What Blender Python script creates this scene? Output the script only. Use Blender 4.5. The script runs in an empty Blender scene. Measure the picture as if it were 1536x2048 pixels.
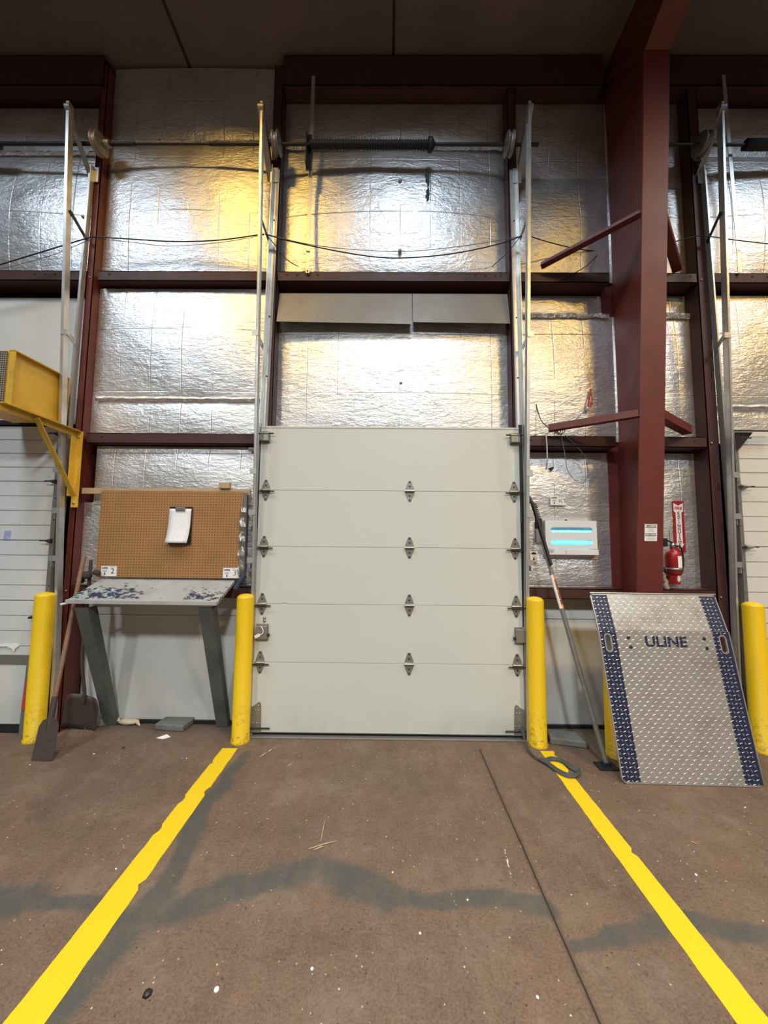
import bpy, math, random
from mathutils import Vector, Matrix, noise
S = bpy.context.scene
COL = S.collection
random.seed(7)
V = Vector
PI = math.pi

# ---------------------------------------------------------------- camera
F, PITCH, YAW, ROLL = 730.4, .07758, -.00712, .00899
CAM = V((0, -3.25, 1.74))
cp, sp, cy, sy = math.cos(PITCH), math.sin(PITCH), math.cos(YAW), math.sin(YAW)
FW = V((sy*cp, cy*cp, sp)); R0 = V((cy, -sy, 0)); U0 = R0.cross(FW)
RT = R0*math.cos(ROLL)+U0*math.sin(ROLL); UP = -R0*math.sin(ROLL)+U0*math.cos(ROLL)
cd = bpy.data.cameras.new('camera'); cam = bpy.data.objects.new('camera', cd); COL.objects.link(cam)
cd.sensor_fit = 'VERTICAL'; cd.sensor_height = 24; cd.lens = 24*F/2048; cd.clip_start = .05
mr = Matrix((RT, UP, -FW)).transposed().to_4x4(); mr.translation = CAM
cam.matrix_world = mr
S.camera = cam
def ray(px, py): return FW*F+RT*(px-768)-UP*(py-1024)
def at(px, py, Y=0.0): d = ray(px, py); return CAM+d*((Y-CAM.y)/d.y)      # point of the plane y = Y seen at a pixel
def fl(px, py, z=0.0): d = ray(px, py); return CAM+d*((z-CAM.z)/d.z)      # point of the floor seen at a pixel

# ---------------------------------------------------------------- world, lamps, exposure
w = bpy.data.worlds.new('World'); S.world = w; w.use_nodes = True
w.node_tree.nodes['Background'].inputs[0].default_value = (.95, .92, .88, 1)
w.node_tree.nodes['Background'].inputs[1].default_value = .11
S.view_settings.view_transform = 'Standard'; S.view_settings.look = 'None'
S.view_settings.exposure = -0.27; S.view_settings.gamma = 1; S.view_settings.use_curve_mapping = False
COOL, BLUE, YEL = (.90, .97, 1.0), (.68, .83, 1.0), (1, .60, .13)
LAMPS = [  # x, y, z, colour, watts, radius : high-bay lamps hung in the hall
    (.30, -2.15, 6.55, BLUE, 105, .55), (-4.0, -2.2, 6.55, BLUE, 125, .5), (-1.80, -1.75, 6.5, YEL, 75, .22),
    (3.2, -3.8, 6.5, YEL, 190, .28), (4.6, -1.9, 6.5, BLUE, 90, .45), (6.0, -2.6, 6.5, YEL, 110, .3),
    (-4.5, -7.5, 6.6, COOL, 430, .35), (.5, -7, 6.6, COOL, 620, .35), (5.5, -7.5, 6.6, COOL, 430, .35)]
for i, (x, y, z, c, p, r) in enumerate(LAMPS):
    ld = bpy.data.lights.new('high_bay_lamp', 'AREA'); ld.shape = 'DISK'; ld.size = 2*r; ld.color = c; ld.energy = p; ld.spread = math.radians(150)
    lo = bpy.data.objects.new('high_bay_lamp', ld); COL.objects.link(lo); lo.location = (x, y, z)

# ---------------------------------------------------------------- helpers
class MB:
    """collects shapes in world space, links them as one mesh object"""
    def __init__(s): s.v = []; s.f = []; s.m = []; s.s = []
    def add(s, vs, fs, mi=0, sm=False):
        o = len(s.v); s.v += [V(q) for q in vs]
        for f in fs: s.f.append([o+i for i in f]); s.m.append(mi); s.s.append(sm)
        return s
    def box(s, a, b, mi=0):
        x0, x1 = sorted((a[0], b[0])); y0, y1 = sorted((a[1], b[1])); z0, z1 = sorted((a[2], b[2]))
        vs = [(x, y, z) for z in (z0, z1) for y in (y0, y1) for x in (x0, x1)]
        return s.add(vs, [(0, 2, 3, 1), (4, 5, 7, 6), (0, 1, 5, 4), (2, 6, 7, 3), (0, 4, 6, 2), (1, 3, 7, 5)], mi)
    def hexa(s, q, mi=0):  # 8 points: near face a b c d, far face e f g h
        return s.add(q, [(0, 1, 2, 3), (7, 6, 5, 4), (0, 4, 5, 1), (1, 5, 6, 2), (2, 6, 7, 3), (3, 7, 4, 0)], mi)
    def bar(s, p, q, w, h, up=(0, 0, 1), mi=0):  # w across, h along up
        p, q = V(p), V(q); d = (q-p).normalized(); x = d.cross(V(up)).normalized(); u = x.cross(d)
        a, b = x*w/2, u*h/2
        return s.hexa([p-a-b, p+a-b, p+a+b, p-a+b, q-a-b, q+a-b, q+a+b, q-a+b], mi)
    def angle(s, p, q, w, h, t=.006, up=(0, 0, 1), sx=1, mi=0):  # L section: flat leg w, standing leg h
        p, q = V(p), V(q); d = (q-p).normalized(); x = d.cross(V(up)).normalized(); u = x.cross(d)
        s.bar(p+x*sx*w/2, q+x*sx*w/2, w, t, up, mi); s.bar(p+u*h/2, q+u*h/2, t, h, up, mi); return s
    def tube(s, pts, r, n=10, mi=0, cap=True):
        pts = [V(p) for p in pts]; rings = []; ref = V((.12, .31, .94))
        for i, p in enumerate(pts):
            d = (pts[min(i+1, len(pts)-1)]-pts[max(i-1, 0)]).normalized()
            if abs(d.dot(ref)) > .95: ref = V((1, .1, 0))
            x = d.cross(ref).normalized(); y = d.cross(x); ref = -y.cross(d) if False else ref
            rr = r[i] if isinstance(r, (list, tuple)) else r
            rings.append([p+(x*math.cos(2*PI*k/n)+y*math.sin(2*PI*k/n))*rr for k in range(n)])
        vs = [v for rg in rings for v in rg]; fs = []
        for i in range(len(pts)-1):
            for k in range(n): fs.append((i*n+k, i*n+(k+1) % n, (i+1)*n+(k+1) % n, (i+1)*n+k))
        s.add(vs, fs, mi, True)
        if cap: s.add(rings[0], [list(range(n))[::-1]], mi); s.add(rings[-1], [list(range(n))], mi)
        return s
    def ribbon(s, pts, w, t, ups, mi=0):
        pts = [V(p) for p in pts]; vs = []; n = len(pts)
        for i, p in enumerate(pts):
            d = (pts[min(i+1, n-1)]-pts[max(i-1, 0)]).normalized(); u = V(ups[i] if isinstance(ups, list) else ups)
            x = d.cross(u).normalized(); u = x.cross(d)
            vs += [p-x*w/2-u*t/2, p+x*w/2-u*t/2, p+x*w/2+u*t/2, p-x*w/2+u*t/2]
        fs = [(3, 2, 1, 0), tuple(4*(n-1)+k for k in range(4))]
        for i in range(n-1):
            for k in range(4): fs.append((4*i+k, 4*i+(k+1) % 4, 4*i+4+(k+1) % 4, 4*i+4+k))
        return s.add(vs, fs, mi)
    def lathe(s, c, prof, n=32, axis=(0, 0, 1), mi=0):
        a = V(axis).normalized(); x = a.orthogonal().normalized(); y = a.cross(x); c = V(c)
        vs = [c+a*h+(x*math.cos(2*PI*k/n)+y*math.sin(2*PI*k/n))*r for r, h in prof for k in range(n)]
        fs = [(i*n+k, i*n+(k+1) % n, (i+1)*n+(k+1) % n, (i+1)*n+k) for i in range(len(prof)-1) for k in range(n)]
        return s.add(vs, fs, mi, True)
    def poly(s, pts, M, t, mi=0):  # 2D outline extruded by t along M's z
        n = len(pts); a = [M @ V((x, y, 0)) for x, y in pts]; b = [M @ V((x, y, t)) for x, y in pts]
        return s.add(a+b, [list(range(n))[::-1], list(range(n, 2*n))]+[(k, (k+1) % n, n+(k+1) % n, n+k) for k in range(n)], mi)
    def build(s, name, mats, parent=None, bevel=0, seg=2, loc=None):
        me = bpy.data.meshes.new(name); off = V((0, 0, 0))
        o = bpy.data.objects.new(name, me); COL.objects.link(o)
        if parent is not None:
            o.parent = parent; q = parent
            while q is not None: off += q.location; q = q.parent
        if loc is not None: off = V(loc); o.location = off
        me.from_pydata([v-off for v in s.v], [], s.f)
        if not isinstance(mats, (list, tuple)): mats = [mats]
        for m in mats: me.materials.append(m)
        for p, mi, sm in zip(me.polygons, s.m, s.s): p.material_index = mi; p.use_smooth = sm
        me.update()
        if bevel:
            b = o.modifiers.new('bevel', 'BEVEL'); b.width = bevel; b.segments = seg; b.limit_method = 'ANGLE'; b.angle_limit = .6
        return o
def frame(o, x, y):
    x = V(x).normalized(); z = x.cross(V(y)).normalized(); y = z.cross(x)
    m = Matrix((x, y, z)).transposed().to_4x4(); m.translation = V(o); return m
def wallf(x, y, z): return frame((x, y, z), (1, 0, 0), (0, 0, 1))   # faces the room (-y)
def thing(name, label, cat, loc=(0, 0, 0), group=None):
    o = bpy.data.objects.new(name, None); COL.objects.link(o); o.location = loc; o.empty_display_size = .1
    o['label'] = label; o['category'] = cat
    if group: o['group'] = group
    return o
def tag(o, label, cat, group=None, kind=None):
    o['label'] = label; o['category'] = cat
    if group: o['group'] = group
    if kind: o['kind'] = kind
    return o
def bolts(name, cs, prof, n, mat, parent, axis=(0, 1, 0)):   # every bolt a part of its own
    for c_ in cs: MB().lathe(c_, prof, n, axis).build(name, mat, parent)
def struct(o): o['kind'] = 'structure'; return o
def outline(name, loops, M, t, mat, parent=None):   # filled 2D outline with holes, thickness t (behind z=0..t)
    cu = bpy.data.curves.new(name, 'CURVE'); cu.dimensions = '2D'; cu.fill_mode = 'BOTH'; cu.extrude = t/2
    for lp in loops:
        sp_ = cu.splines.new('POLY'); sp_.points.add(len(lp)-1); sp_.use_cyclic_u = True
        for k, (x, y) in enumerate(lp): sp_.points[k].co = (x, y, 0, 1)
    return _conv(cu, name, M @ Matrix.Translation((0, 0, t/2)), mat, parent)
def _conv(cu, name, M, mat, parent):
    tmp = bpy.data.objects.new('tmp', cu); COL.objects.link(tmp)
    dg = bpy.context.evaluated_depsgraph_get(); dg.update()
    me = bpy.data.meshes.new_from_object(tmp.evaluated_get(dg)); bpy.data.objects.remove(tmp)
    off = V((0, 0, 0)); q = parent
    while q is not None: off += q.location; q = q.parent
    me.transform(Matrix.Translation(-off) @ M); me.materials.clear(); me.materials.append(mat)
    o = bpy.data.objects.new(name, me); COL.objects.link(o)
    if parent is not None: o.parent = parent
    return o
def text(name, s, size, M, mat, parent=None, ext=.0006, sx=1, bold=0, align='CENTER'):
    cu = bpy.data.curves.new(name, 'FONT'); cu.body = s; cu.size = size; cu.extrude = ext; cu.align_x = align; cu.align_y = 'CENTER'; cu.offset = bold
    return _conv(cu, name, M @ Matrix.Diagonal((sx, 1, 1, 1)), mat, parent)
def spline(pts, n=8):
    pts = [V(p) for p in pts]; out = []
    for i in range(len(pts)-1):
        a, b, c, d = pts[max(i-1, 0)], pts[i], pts[i+1], pts[min(i+2, len(pts)-1)]
        for k in range(n):
            t = k/n; out.append(.5*((2*b)+(c-a)*t+(2*a-5*b+4*c-d)*t*t+(3*b-a-3*c+d)*t**3))
    out.append(pts[-1]); return out
def rrect(x0, y0, x1, y1, r, n=5):
    o = []
    for cx, cy_, a in ((x1-r, y0+r, -90), (x1-r, y1-r, 0), (x0+r, y1-r, 90), (x0+r, y0+r, 180)):
        for k in range(n+1): t = math.radians(a+90*k/n); o.append((cx+r*math.cos(t), cy_+r*math.sin(t)))
    return o

# ---------------------------------------------------------------- materials
class NT:
    def __init__(s, name):
        s.m = bpy.data.materials.new(name); s.m.use_nodes = True; s.t = s.m.node_tree; s.b = s.t.nodes['Principled BSDF']
        s.co = s.n('ShaderNodeTexCoord').outputs['Object']
    def n(s, ty, **k):
        o = s.t.nodes.new(ty)
        for a, b in k.items(): setattr(o, a, b)
        return o
    def link(s, a, b): s.t.links.new(a, b)
    def put(s, sock, v):
        if hasattr(v, 'is_output'): s.link(v, sock)
        elif isinstance(v, (tuple, list)) and len(v) == 3 and sock.type == 'RGBA': sock.default_value = (*v, 1)
        else: sock.default_value = v
    def math(s, op, a, b=0.0, c=0.0):
        o = s.n('ShaderNodeMath', operation=op)
        for i, v in enumerate((a, b, c)): s.put(o.inputs[i], v)
        return o.outputs[0]
    def vm(s, op, a, b=(0, 0, 0)):
        o = s.n('ShaderNodeVectorMath', operation=op); s.put(o.inputs[0], a); s.put(o.inputs[1], b); return o
    def noise(s, sc, det=4, rough=.55, vec=None, stretch=None):
        v = vec or s.co
        if stretch: v = s.vm('MULTIPLY', v, stretch).outputs[0]
        o = s.n('ShaderNodeTexNoise'); s.link(v, o.inputs['Vector']); o.inputs['Scale'].default_value = sc
        o.inputs['Detail'].default_value = det; o.inputs['Roughness'].default_value = rough; return o.outputs[0]
    def vor(s, sc, feat='F1', out='Distance', vec=None, rnd=1):
        o = s.n('ShaderNodeTexVoronoi', feature=feat); s.link(vec or s.co, o.inputs['Vector']); o.inputs['Scale'].default_value = sc
        o.inputs['Randomness'].default_value = rnd; return o.outputs[out]
    def ss(s, v, a, b, lo=0.0, hi=1.0):
        o = s.n('ShaderNodeMapRange', interpolation_type='SMOOTHSTEP')
        for i, q in enumerate((v, a, b, lo, hi)): s.put(o.inputs[i], q)
        return o.outputs[0]
    def mix(s, f, a, b, ty='MIX'):
        o = s.n('ShaderNodeMix', data_type='RGBA', blend_type=ty); s.put(o.inputs[0], f); s.put(o.inputs[6], a); s.put(o.inputs[7], b); return o.outputs[2]
    def xyz(s, v=None):
        o = s.n('ShaderNodeSeparateXYZ'); s.link(v or s.co, o.inputs[0]); return o.outputs
    def bump(s, h, st=.3, dist=.01):
        o = s.n('ShaderNodeBump'); o.inputs['Strength'].default_value = st; o.inputs['Distance'].default_value = dist
        s.link(h, o.inputs['Height']); s.link(o.outputs[0], s.b.inputs['Normal']); return s
    def out(s, col=None, rough=None, metal=None, spec=None, em=None, es=0):
        for k, v in (('Base Color', col), ('Roughness', rough), ('Metallic', metal), ('Specular IOR Level', spec), ('Emission Color', em)):
            if v is not None: s.put(s.b.inputs[k], v)
        if es: s.b.inputs['Emission Strength'].default_value = es
        return s.m
def c3(*c): return tuple(c)
def sc(c, k): return tuple(min(1, q*k) for q in c)
def worn(name, col, rough=.5, metal=0, dirt=(.05, .04, .03), amt=.35, sc1=3.0, bump=.15, fine=60, spec=.5):
    t = NT(name); a = t.noise(sc1, 6, .65); g = t.noise(sc1*9, 3)
    c = t.mix(t.ss(a, .45, .75, 0, amt), col, dirt); c = t.mix(t.ss(g, .3, .7, 0, .25), c, sc(col, .72))
    t.bump(t.noise(fine, 3), bump, .004)
    return t.out(c, t.ss(a, .2, .8, rough-.08, rough+.12), metal, spec)
def plain(name, col, rough=.5, metal=0, spec=.5):
    t = NT(name); g = t.noise(12, 4); return t.out(t.mix(t.ss(g, .3, .7, 0, .3), col, sc(col, .8)), rough, metal, spec)

m_red = worn('red_oxide_steel', (.13, .022, .016), .5, 0, (.05, .012, .01), .5, 1.6, .1)
m_dred = worn('darkened_red_steel', (.052, .015, .013), .6, 0, (.025, .008, .007), .5, 2, .1)  # darker copy of the red; the right jamb's shade is put into this colour
m_galv = worn('galvanised_steel', (.60, .60, .58), .38, .75, (.22, .2, .17), .4, 5, .08)
m_galvd = worn('dull_galvanised_steel', (.33, .32, .30), .45, .7, (.12, .1, .08), .5, 5, .08)
m_dark = worn('dark_greasy_steel', (.035, .033, .03), .45, .5, (.01, .01, .01), .4, 6, .1)
m_black = plain('black_rubber', (.012, .012, .013), .6)
m_bolt = plain('zinc_bolt', (.42, .41, .38), .35, .9)
m_wood = worn('pale_lumber', (.46, .33, .19), .7, 0, (.2, .13, .07), .5, 5, .2)
m_white = plain('white_paper', (.78, .77, .76), .8)
m_ink = plain('black_ink', (.02, .02, .022), .7)
m_grey = plain('grey_ink', (.22, .22, .24), .7)
m_cream = worn('beige_vinyl_sheet', (.21, .195, .165), .5, 0, (.2, .18, .15), .3, 2, .05)
m_liner = None

def door_mat(name, col, dirt_h=.9):
    t = NT(name); x, y, z = t.xyz(); a = t.noise(1.6, 6, .6); f = t.noise(30, 2)
    low = t.ss(z, 0, dirt_h, .55, .0)
    d = t.math('MULTIPLY', low, t.ss(a, .35, .7)); c = t.mix(t.ss(a, .3, .75, 0, .12), col, sc(col, .8)); c = t.mix(d, c, sc(col, .62))
    sm = t.ss(t.noise(7, 6, .7, stretch=(1, 1, 3)), .66, .74, 0, .3); c = t.mix(sm, c, sc(col, .55))
    t.bump(f, .06, .003); return t.out(c, .42, 0, .5)
m_door = door_mat('off_white_steel_door', (.56, .575, .52), .3)
m_door2 = door_mat('weathered_white_door', (.60, .60, .57), 1.3)
m_liner = door_mat('white_liner_sheet', (.60, .60, .57), 1.1)

def foil_mat():
    t = NT('silver_foil_facing'); x, y, z = t.xyz()
    def crease(v, per, off, w):
        f = t.math('ABSOLUTE', t.math('SUBTRACT', t.math('FRACT', t.math('ADD', t.math('DIVIDE', v, per), off)), .5))
        return t.ss(f, 0, w/per, 1, 0)
    brk = t.ss(t.noise(1.4, 2), .42, .55)
    cv = t.math('MULTIPLY', crease(x, .305, .13, .006), brk); ch = t.math('MULTIPLY', crease(z, .62, .37, .007), t.ss(t.noise(.9, 2, vec=t.vm('ADD', t.co, (5, 3, 1)).outputs[0]), .4, .5))
    wr = t.noise(14, 5, .62, stretch=(1, 1, 2.2)); wr2 = t.noise(46, 3, .6, stretch=(1, 1, 1.6)); big = t.noise(2.2, 3, .5, stretch=(1, 1, 1.8))
    rid = t.math('POWER', t.math('SUBTRACT', 1.0, t.math('ABSOLUTE', t.math('MULTIPLY', t.math('SUBTRACT', t.noise(5.5, 3, .5, stretch=(.8, 1, 2.6)), .5), 5.0))), 6.0)
    h = t.math('ADD', t.math('MULTIPLY', wr, .9), t.math('MULTIPLY', wr2, .38)); h = t.math('ADD', h, t.math('MULTIPLY', big, 2.0))
    h = t.math('ADD', h, t.math('MULTIPLY', t.math('ADD', cv, ch), -.32)); h = t.math('ADD', h, t.math('MULTIPLY', rid, .12))
    t.bump(h, .55, .016)
    st = t.ss(t.noise(2.5, 6, .7), .5, .75, 0, .35)
    c = t.mix(st, (.80, .79, .78), (.5, .46, .42)); c = t.mix(t.math('MULTIPLY', t.math('ADD', cv, ch), .3), c, (.35, .33, .31))
    sp_ = t.ss(t.vor(30), .10, .07, 0, .5); c = t.mix(t.math('MULTIPLY', sp_, t.ss(t.noise(1.3, 2), .55, .65)), c, (.2, .17, .14))
    return t.out(c, t.ss(t.noise(3, 4), .3, .7, .30, .44), .82)
m_foil = foil_mat()
def tape_mat():
    t = NT('shiny_foil_tape'); h = t.noise(38, 5, .7, stretch=(1, 1, .25)); t.bump(h, 1, .02)
    return t.out((.78, .77, .75), .22, 1)
m_tape = tape_mat()

def seg_dist(t, p, a, b):     # distance in the floor plane from a warped point to a segment
    ax, ay = a; bx, by = b; L = math.hypot(bx-ax, by-ay); ux, uy = (bx-ax)/L, (by-ay)/L
    dx = t.math('SUBTRACT', p[0], ax); dy = t.math('SUBTRACT', p[1], ay)
    u = t.math('ADD', t.math('MULTIPLY', dx, ux), t.math('MULTIPLY', dy, uy))
    v = t.math('SUBTRACT', t.math('MULTIPLY', dy, ux), t.math('MULTIPLY', dx, uy))
    o = t.math('SUBTRACT', u, t.math('MINIMUM', t.math('MAXIMUM', u, 0.0), L))
    return t.math('SQRT', t.math('ADD', t.math('MULTIPLY', o, o), t.math('MULTIPLY', v, v)))
def floor_mat():
    t = NT('stained_brown_concrete'); x, y, z = t.xyz()
    dust = t.noise(2.6, 8, .72, vec=t.vm('ADD', t.co, (7, 3, 0)).outputs[0]); n1 = t.noise(1.1, 6, .62); n2 = t.noise(7, 6, .7); n3 = t.noise(90, 3, .7); streak = t.noise(3, 5, .6, stretch=(3.2, .7, 1))
    c = t.mix(t.ss(n1, .3, .7), (.145, .092, .062), (.112, .08, .058)); c = t.mix(t.ss(n2, .35, .75, 0, .55), c, (.075, .05, .036))
    c = t.mix(t.ss(streak, .5, .75, 0, .4), c, (.19, .13, .09)); c = t.mix(t.ss(n3, .35, .8, 0, .5), c, (.23, .155, .11))
    c = t.mix(t.math('MULTIPLY', t.ss(n3, .5, .25, 0, .6), .8), c, (.05, .035, .027))
    c = t.mix(t.ss(dust, .48, .68, 0, .45), c, (.20, .155, .12)); c = t.mix(t.ss(dust, .46, .3, 0, .5), c, (.062, .046, .037)); c = t.mix(t.ss(t.noise(38, 6, .8), .52, .68, 0, .5), c, (.05, .035, .027))
    c = t.mix(t.ss(t.noise(16, 8, .8, vec=t.vm('ADD', t.co, (1, 9, 0)).outputs[0]), .56, .70, 0, .45), c, (.26, .19, .145))
    sp_ = t.math('MULTIPLY', t.ss(t.vor(24), .12, .07), t.ss(t.noise(3.3, 2), .48, .6)); c = t.mix(sp_, c, (.42, .30, .23))
    sp2 = t.math('MULTIPLY', t.ss(t.vor(15), .07, .04), t.ss(t.vor(15, 'F1', 'Color'), .35, .4)); c = t.mix(sp2, c, (.52, .44, .36))
    sp3 = t.ss(t.vor(19, vec=t.vm('ADD', t.co, (3.3, 1.7, 0)).outputs[0]), .10, .05, 0, .8); c = t.mix(sp3, c, (.03, .022, .018))
    # blue-grey patching compound smeared over the slab
    wv = t.n('ShaderNodeTexNoise'); t.link(t.co, wv.inputs['Vector']); wv.inputs['Scale'].default_value = 3.2; wv.inputs['Detail'].default_value = 5
    wp = t.vm('ADD', t.co, t.vm('MULTIPLY', t.vm('SUBTRACT', wv.outputs['Color'], (.5, .5, .5)).outputs[0], (.24, .24, 0)).outputs[0]).outputs[0]
    p = t.xyz(wp)
    runs = [([(235, 1845), (400, 1800), (540, 1755), (640, 1735), (760, 1785), (900, 1795), (1090, 1812)], [.07, .075, .08, .08, .055, .05]),
            ([(490, 1510), (415, 1610), (365, 1690), (320, 1790), (240, 1880), (130, 2010)], [.05, .055, .05, .07, .075]),
            ([(-60, 1800), (60, 1795), (190, 1812)], [.08, .04]), ([(1140, 1895), (1300, 1850), (1560, 1870)], [.03, .05])]
    acc = None
    for pts, ws in runs:
        fp = [fl(*q) for q in pts]
        for i in range(len(fp)-1):
            d = t.math('DIVIDE', seg_dist(t, p, fp[i][:2], fp[i+1][:2]), ws[i]); acc = d if acc is None else t.math('MINIMUM', acc, d)
    mk = t.math('MULTIPLY', t.ss(acc, 1.5, .6), t.ss(n2, .2, .7, .4, .85)); c = t.mix(mk, c, (.052, .062, .060))
    # control joint
    a, b = fl(960, 1500), fl(1200, 2048); b = a+(b-a)*3
    j = seg_dist(t, (t.math('ADD', x, t.math('MULTIPLY', t.math('SUBTRACT', n2, .5), .012)), y), a[:2], b[:2])
    c = t.mix(t.ss(j, .006, .0025), c, (.012, .01, .008)); c = t.mix(t.ss(j, .028, .004, 0, .4), c, (.05, .035, .026))
    # pale scratches by the door
    for q in (((520, 1513), (556, 1490)), ((575, 1532), (590, 1522)), ((1010, 1700), (1022, 1755))):
        d = seg_dist(t, (x, y), fl(*q[0])[:2], fl(*q[1])[:2]); c = t.mix(t.math('MULTIPLY', t.ss(d, .006, .002), t.ss(t.noise(40, 2), .4, .6)), c, (.6, .56, .52))
    t.bump(t.math('ADD', t.math('ADD', n2, n3), t.math('MULTIPLY', t.ss(j, .006, .001), -3.0)), .35, .004)
    return t.out(c, t.ss(n2, .3, .7, .5, .72), 0, .35)
m_floor = floor_mat()
def ceil_mat():
    t = NT('brown_grey_vinyl_ceiling'); a = t.noise(1.2, 5); g = t.noise(160, 2)
    c = t.mix(t.ss(a, .3, .7), (.17, .135, .115), (.125, .10, .085)); c = t.mix(t.ss(g, .35, .65, 0, .35), c, (.22, .18, .155))
    t.bump(t.noise(1.3, 3), .3, .1); return t.out(c, .6, 0, .3)
m_ceil = ceil_mat()
def paint_line():
    t = NT('yellow_floor_paint'); a = t.noise(9, 7, .75); g = t.noise(70, 4, .7)
    c = t.mix(t.ss(g, .3, .75, 0, .45), (.72, .50, .008), (.58, .39, .008)); c = t.mix(t.ss(a, .66, .73, 0, .85), c, (.25, .17, .06))
    t.bump(g, .3, .003); return t.out(c, .55, 0, .4)
m_line = paint_line()
def boll():
    t = NT('yellow_bollard_sleeve'); x, y, z = t.xyz(); a = t.noise(9, 5, .7, stretch=(1, 1, .4)); g = t.noise(90, 3)
    c = t.mix(t.ss(a, .55, .8, 0, .3), (.70, .46, .006), (.45, .27, .015))
    low = t.math('MULTIPLY', t.ss(z, .45, 0), t.ss(t.noise(26, 5, .7), .5, .62)); c = t.mix(t.math('MULTIPLY', low, .55), c, (.12, .08, .03))
    t.bump(g, .5, .003); return t.out(c, .38, 0, .5)
m_boll = boll()
m_ycage = worn('yellow_enamel', (.72, .43, .04), .45, 0, (.16, .1, .03), .35, 4, .1)
m_ybr = worn('yellow_bracket_paint', (.58, .36, .035), .45, 0, (.12, .08, .03), .45, 6, .1)

# ---------------------------------------------------------------- the setting
WY = .36                                    # wall plane
o = MB().add([(-11, -15, 0), (11, -15, 0), (11, .6, 0), (-11, .6, 0)], [(0, 1, 2, 3)]).build('floor', m_floor); struct(o)
cz = lambda Y: 6.74+.045*(WY-Y)
mb = MB(); mb.hexa([V((-11, -15, cz(-15)+.1)), V((11, -15, cz(-15)+.1)), V((11, -15, cz(-15))), V((-11, -15, cz(-15))),
    V((-11, .6, cz(.6)+.1)), V((11, .6, cz(.6)+.1)), V((11, .6, cz(.6))), V((-11, .6, cz(.6)))]); ceil = struct(mb.build('ceiling', m_ceil))
for sx in (-2.134, .03, 1.93, 4.1):         # lapped seams of the ceiling facing
    wdt = .012 if sx < 1 else .03
    MB().hexa([V((sx-wdt, -6, cz(-6)-.012)), V((sx+wdt, -6, cz(-6)-.012)), V((sx+wdt, -6, cz(-6))), V((sx-wdt, -6, cz(-6))),
               V((sx-wdt, WY, cz(WY)-.012)), V((sx+wdt, WY, cz(WY)-.012)), V((sx+wdt, WY, cz(WY))), V((sx-wdt, WY, cz(WY)))]).build('seam', m_ceil if sx > 1 else m_dark, ceil)
wall = MB().box((-11, WY+.06, 0), (11, WY+.2, 6.85)).build('wall_back', m_dark); struct(wall)

def pillow(x0, x1, z0, z1, y, bulge, name='insulation_panel', mat=None, seed=0, asym=0, arch=0):
    nx, nz = max(8, int((x1-x0)/.045)), max(6, int((z1-z0)/.045)); vs = []; fs = []
    for j in range(nz+1):
        for i in range(nx+1):
            u, v = i/nx, j/nz; x = x0+(x1-x0)*u; z = z0+(z1-z0)*v+arch*(v*(4*u*(1-u)))
            b = (math.sin(PI*u)**.55)*(math.sin(PI*v)**.7)
            n = noise.noise(V((x*1.5+seed, z*2.2, seed)))*.6+noise.noise(V((x*4, z*7, seed)))*.22
            vs.append((x, y-bulge*b*(1+asym*(v-.5))-n*.018*b, z))
    for j in range(nz):
        for i in range(nx): a = j*(nx+1)+i; fs.append((a, a+1, a+nx+2, a+nx+1))
    # back skin for thickness
    k = len(vs); vs += [(x0, y+.05, z0), (x1, y+.05, z0), (x1, y+.05, z1), (x0, y+.05, z1)]; fs.append((k, k+3, k+2, k+1))
    o = MB().add(vs, fs, 0, True).build(name, mat or m_foil, wall); return o
def tape(x0, x1, z, y, h=.045, seed=0):
    n = int((x1-x0)/.02); vs = []
    for i in range(n+1):
        x = x0+(x1-x0)*i/n
        q = noise.noise(V((x*9, seed, 0)))*.012
        for k, dz in enumerate((-.5, 0, .5)): vs.append((x, y-.012-(.014 if k == 1 else 0)-noise.noise(V((x*22, k*3+seed, 1)))*.012, z+dz*h+q))
    fs = [(3*i+k, 3*i+3+k, 3*i+4+k, 3*i+1+k) for i in range(n) for k in (0, 1)]
    o = MB().add(vs, fs).build('foil_tape', m_tape, wall)
    md = o.modifiers.new('solid', 'SOLIDIFY'); md.thickness = .002
# jamb positions
J1, J2, J3, J4, J5, J6 = (-2.98, -2.915), (-1.19, -1.10), (1.19, 1.276), (3.02, 3.12), (-5.6, -5.5), (5.7, 5.8)
# left bay
pillow(-2.912, -1.19, 5.84, 6.70, .235, .05, seed=1, arch=.02, asym=-1.0); pillow(-2.912, -1.19, 4.36, 5.84, .235, .07, seed=2)
pillow(-2.912, -1.19, 3.10, 4.25, .235, .06, seed=3); pillow(-2.912, -1.19, 2.72, 3.10, .235, .02, seed=4); pillow(-2.82, -1.24, 2.06, 2.63, .225, .03, seed=5); pillow(-2.912, -1.19, 1.30, 2.08, .235, .02, seed=6)
tape(-2.88, -1.2, 5.84, .225, seed=1); tape(-2.86, -1.2, 3.10, .225, .05, seed=2); tape(-1.33, -1.25, 2.60, .2, .04, seed=8)
# centre bay, above the door
pillow(-1.10, 1.19, 5.84, 6.35, .275, .05, seed=11, asym=-1); pillow(-1.10, 1.19, 4.36, 5.84, .275, .10, seed=12); pillow(-1.10, 1.19, 2.75, 3.95, .275, .05, seed=13)
tape(-1.08, 1.17, 5.82, .255, .07, seed=3)
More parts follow.
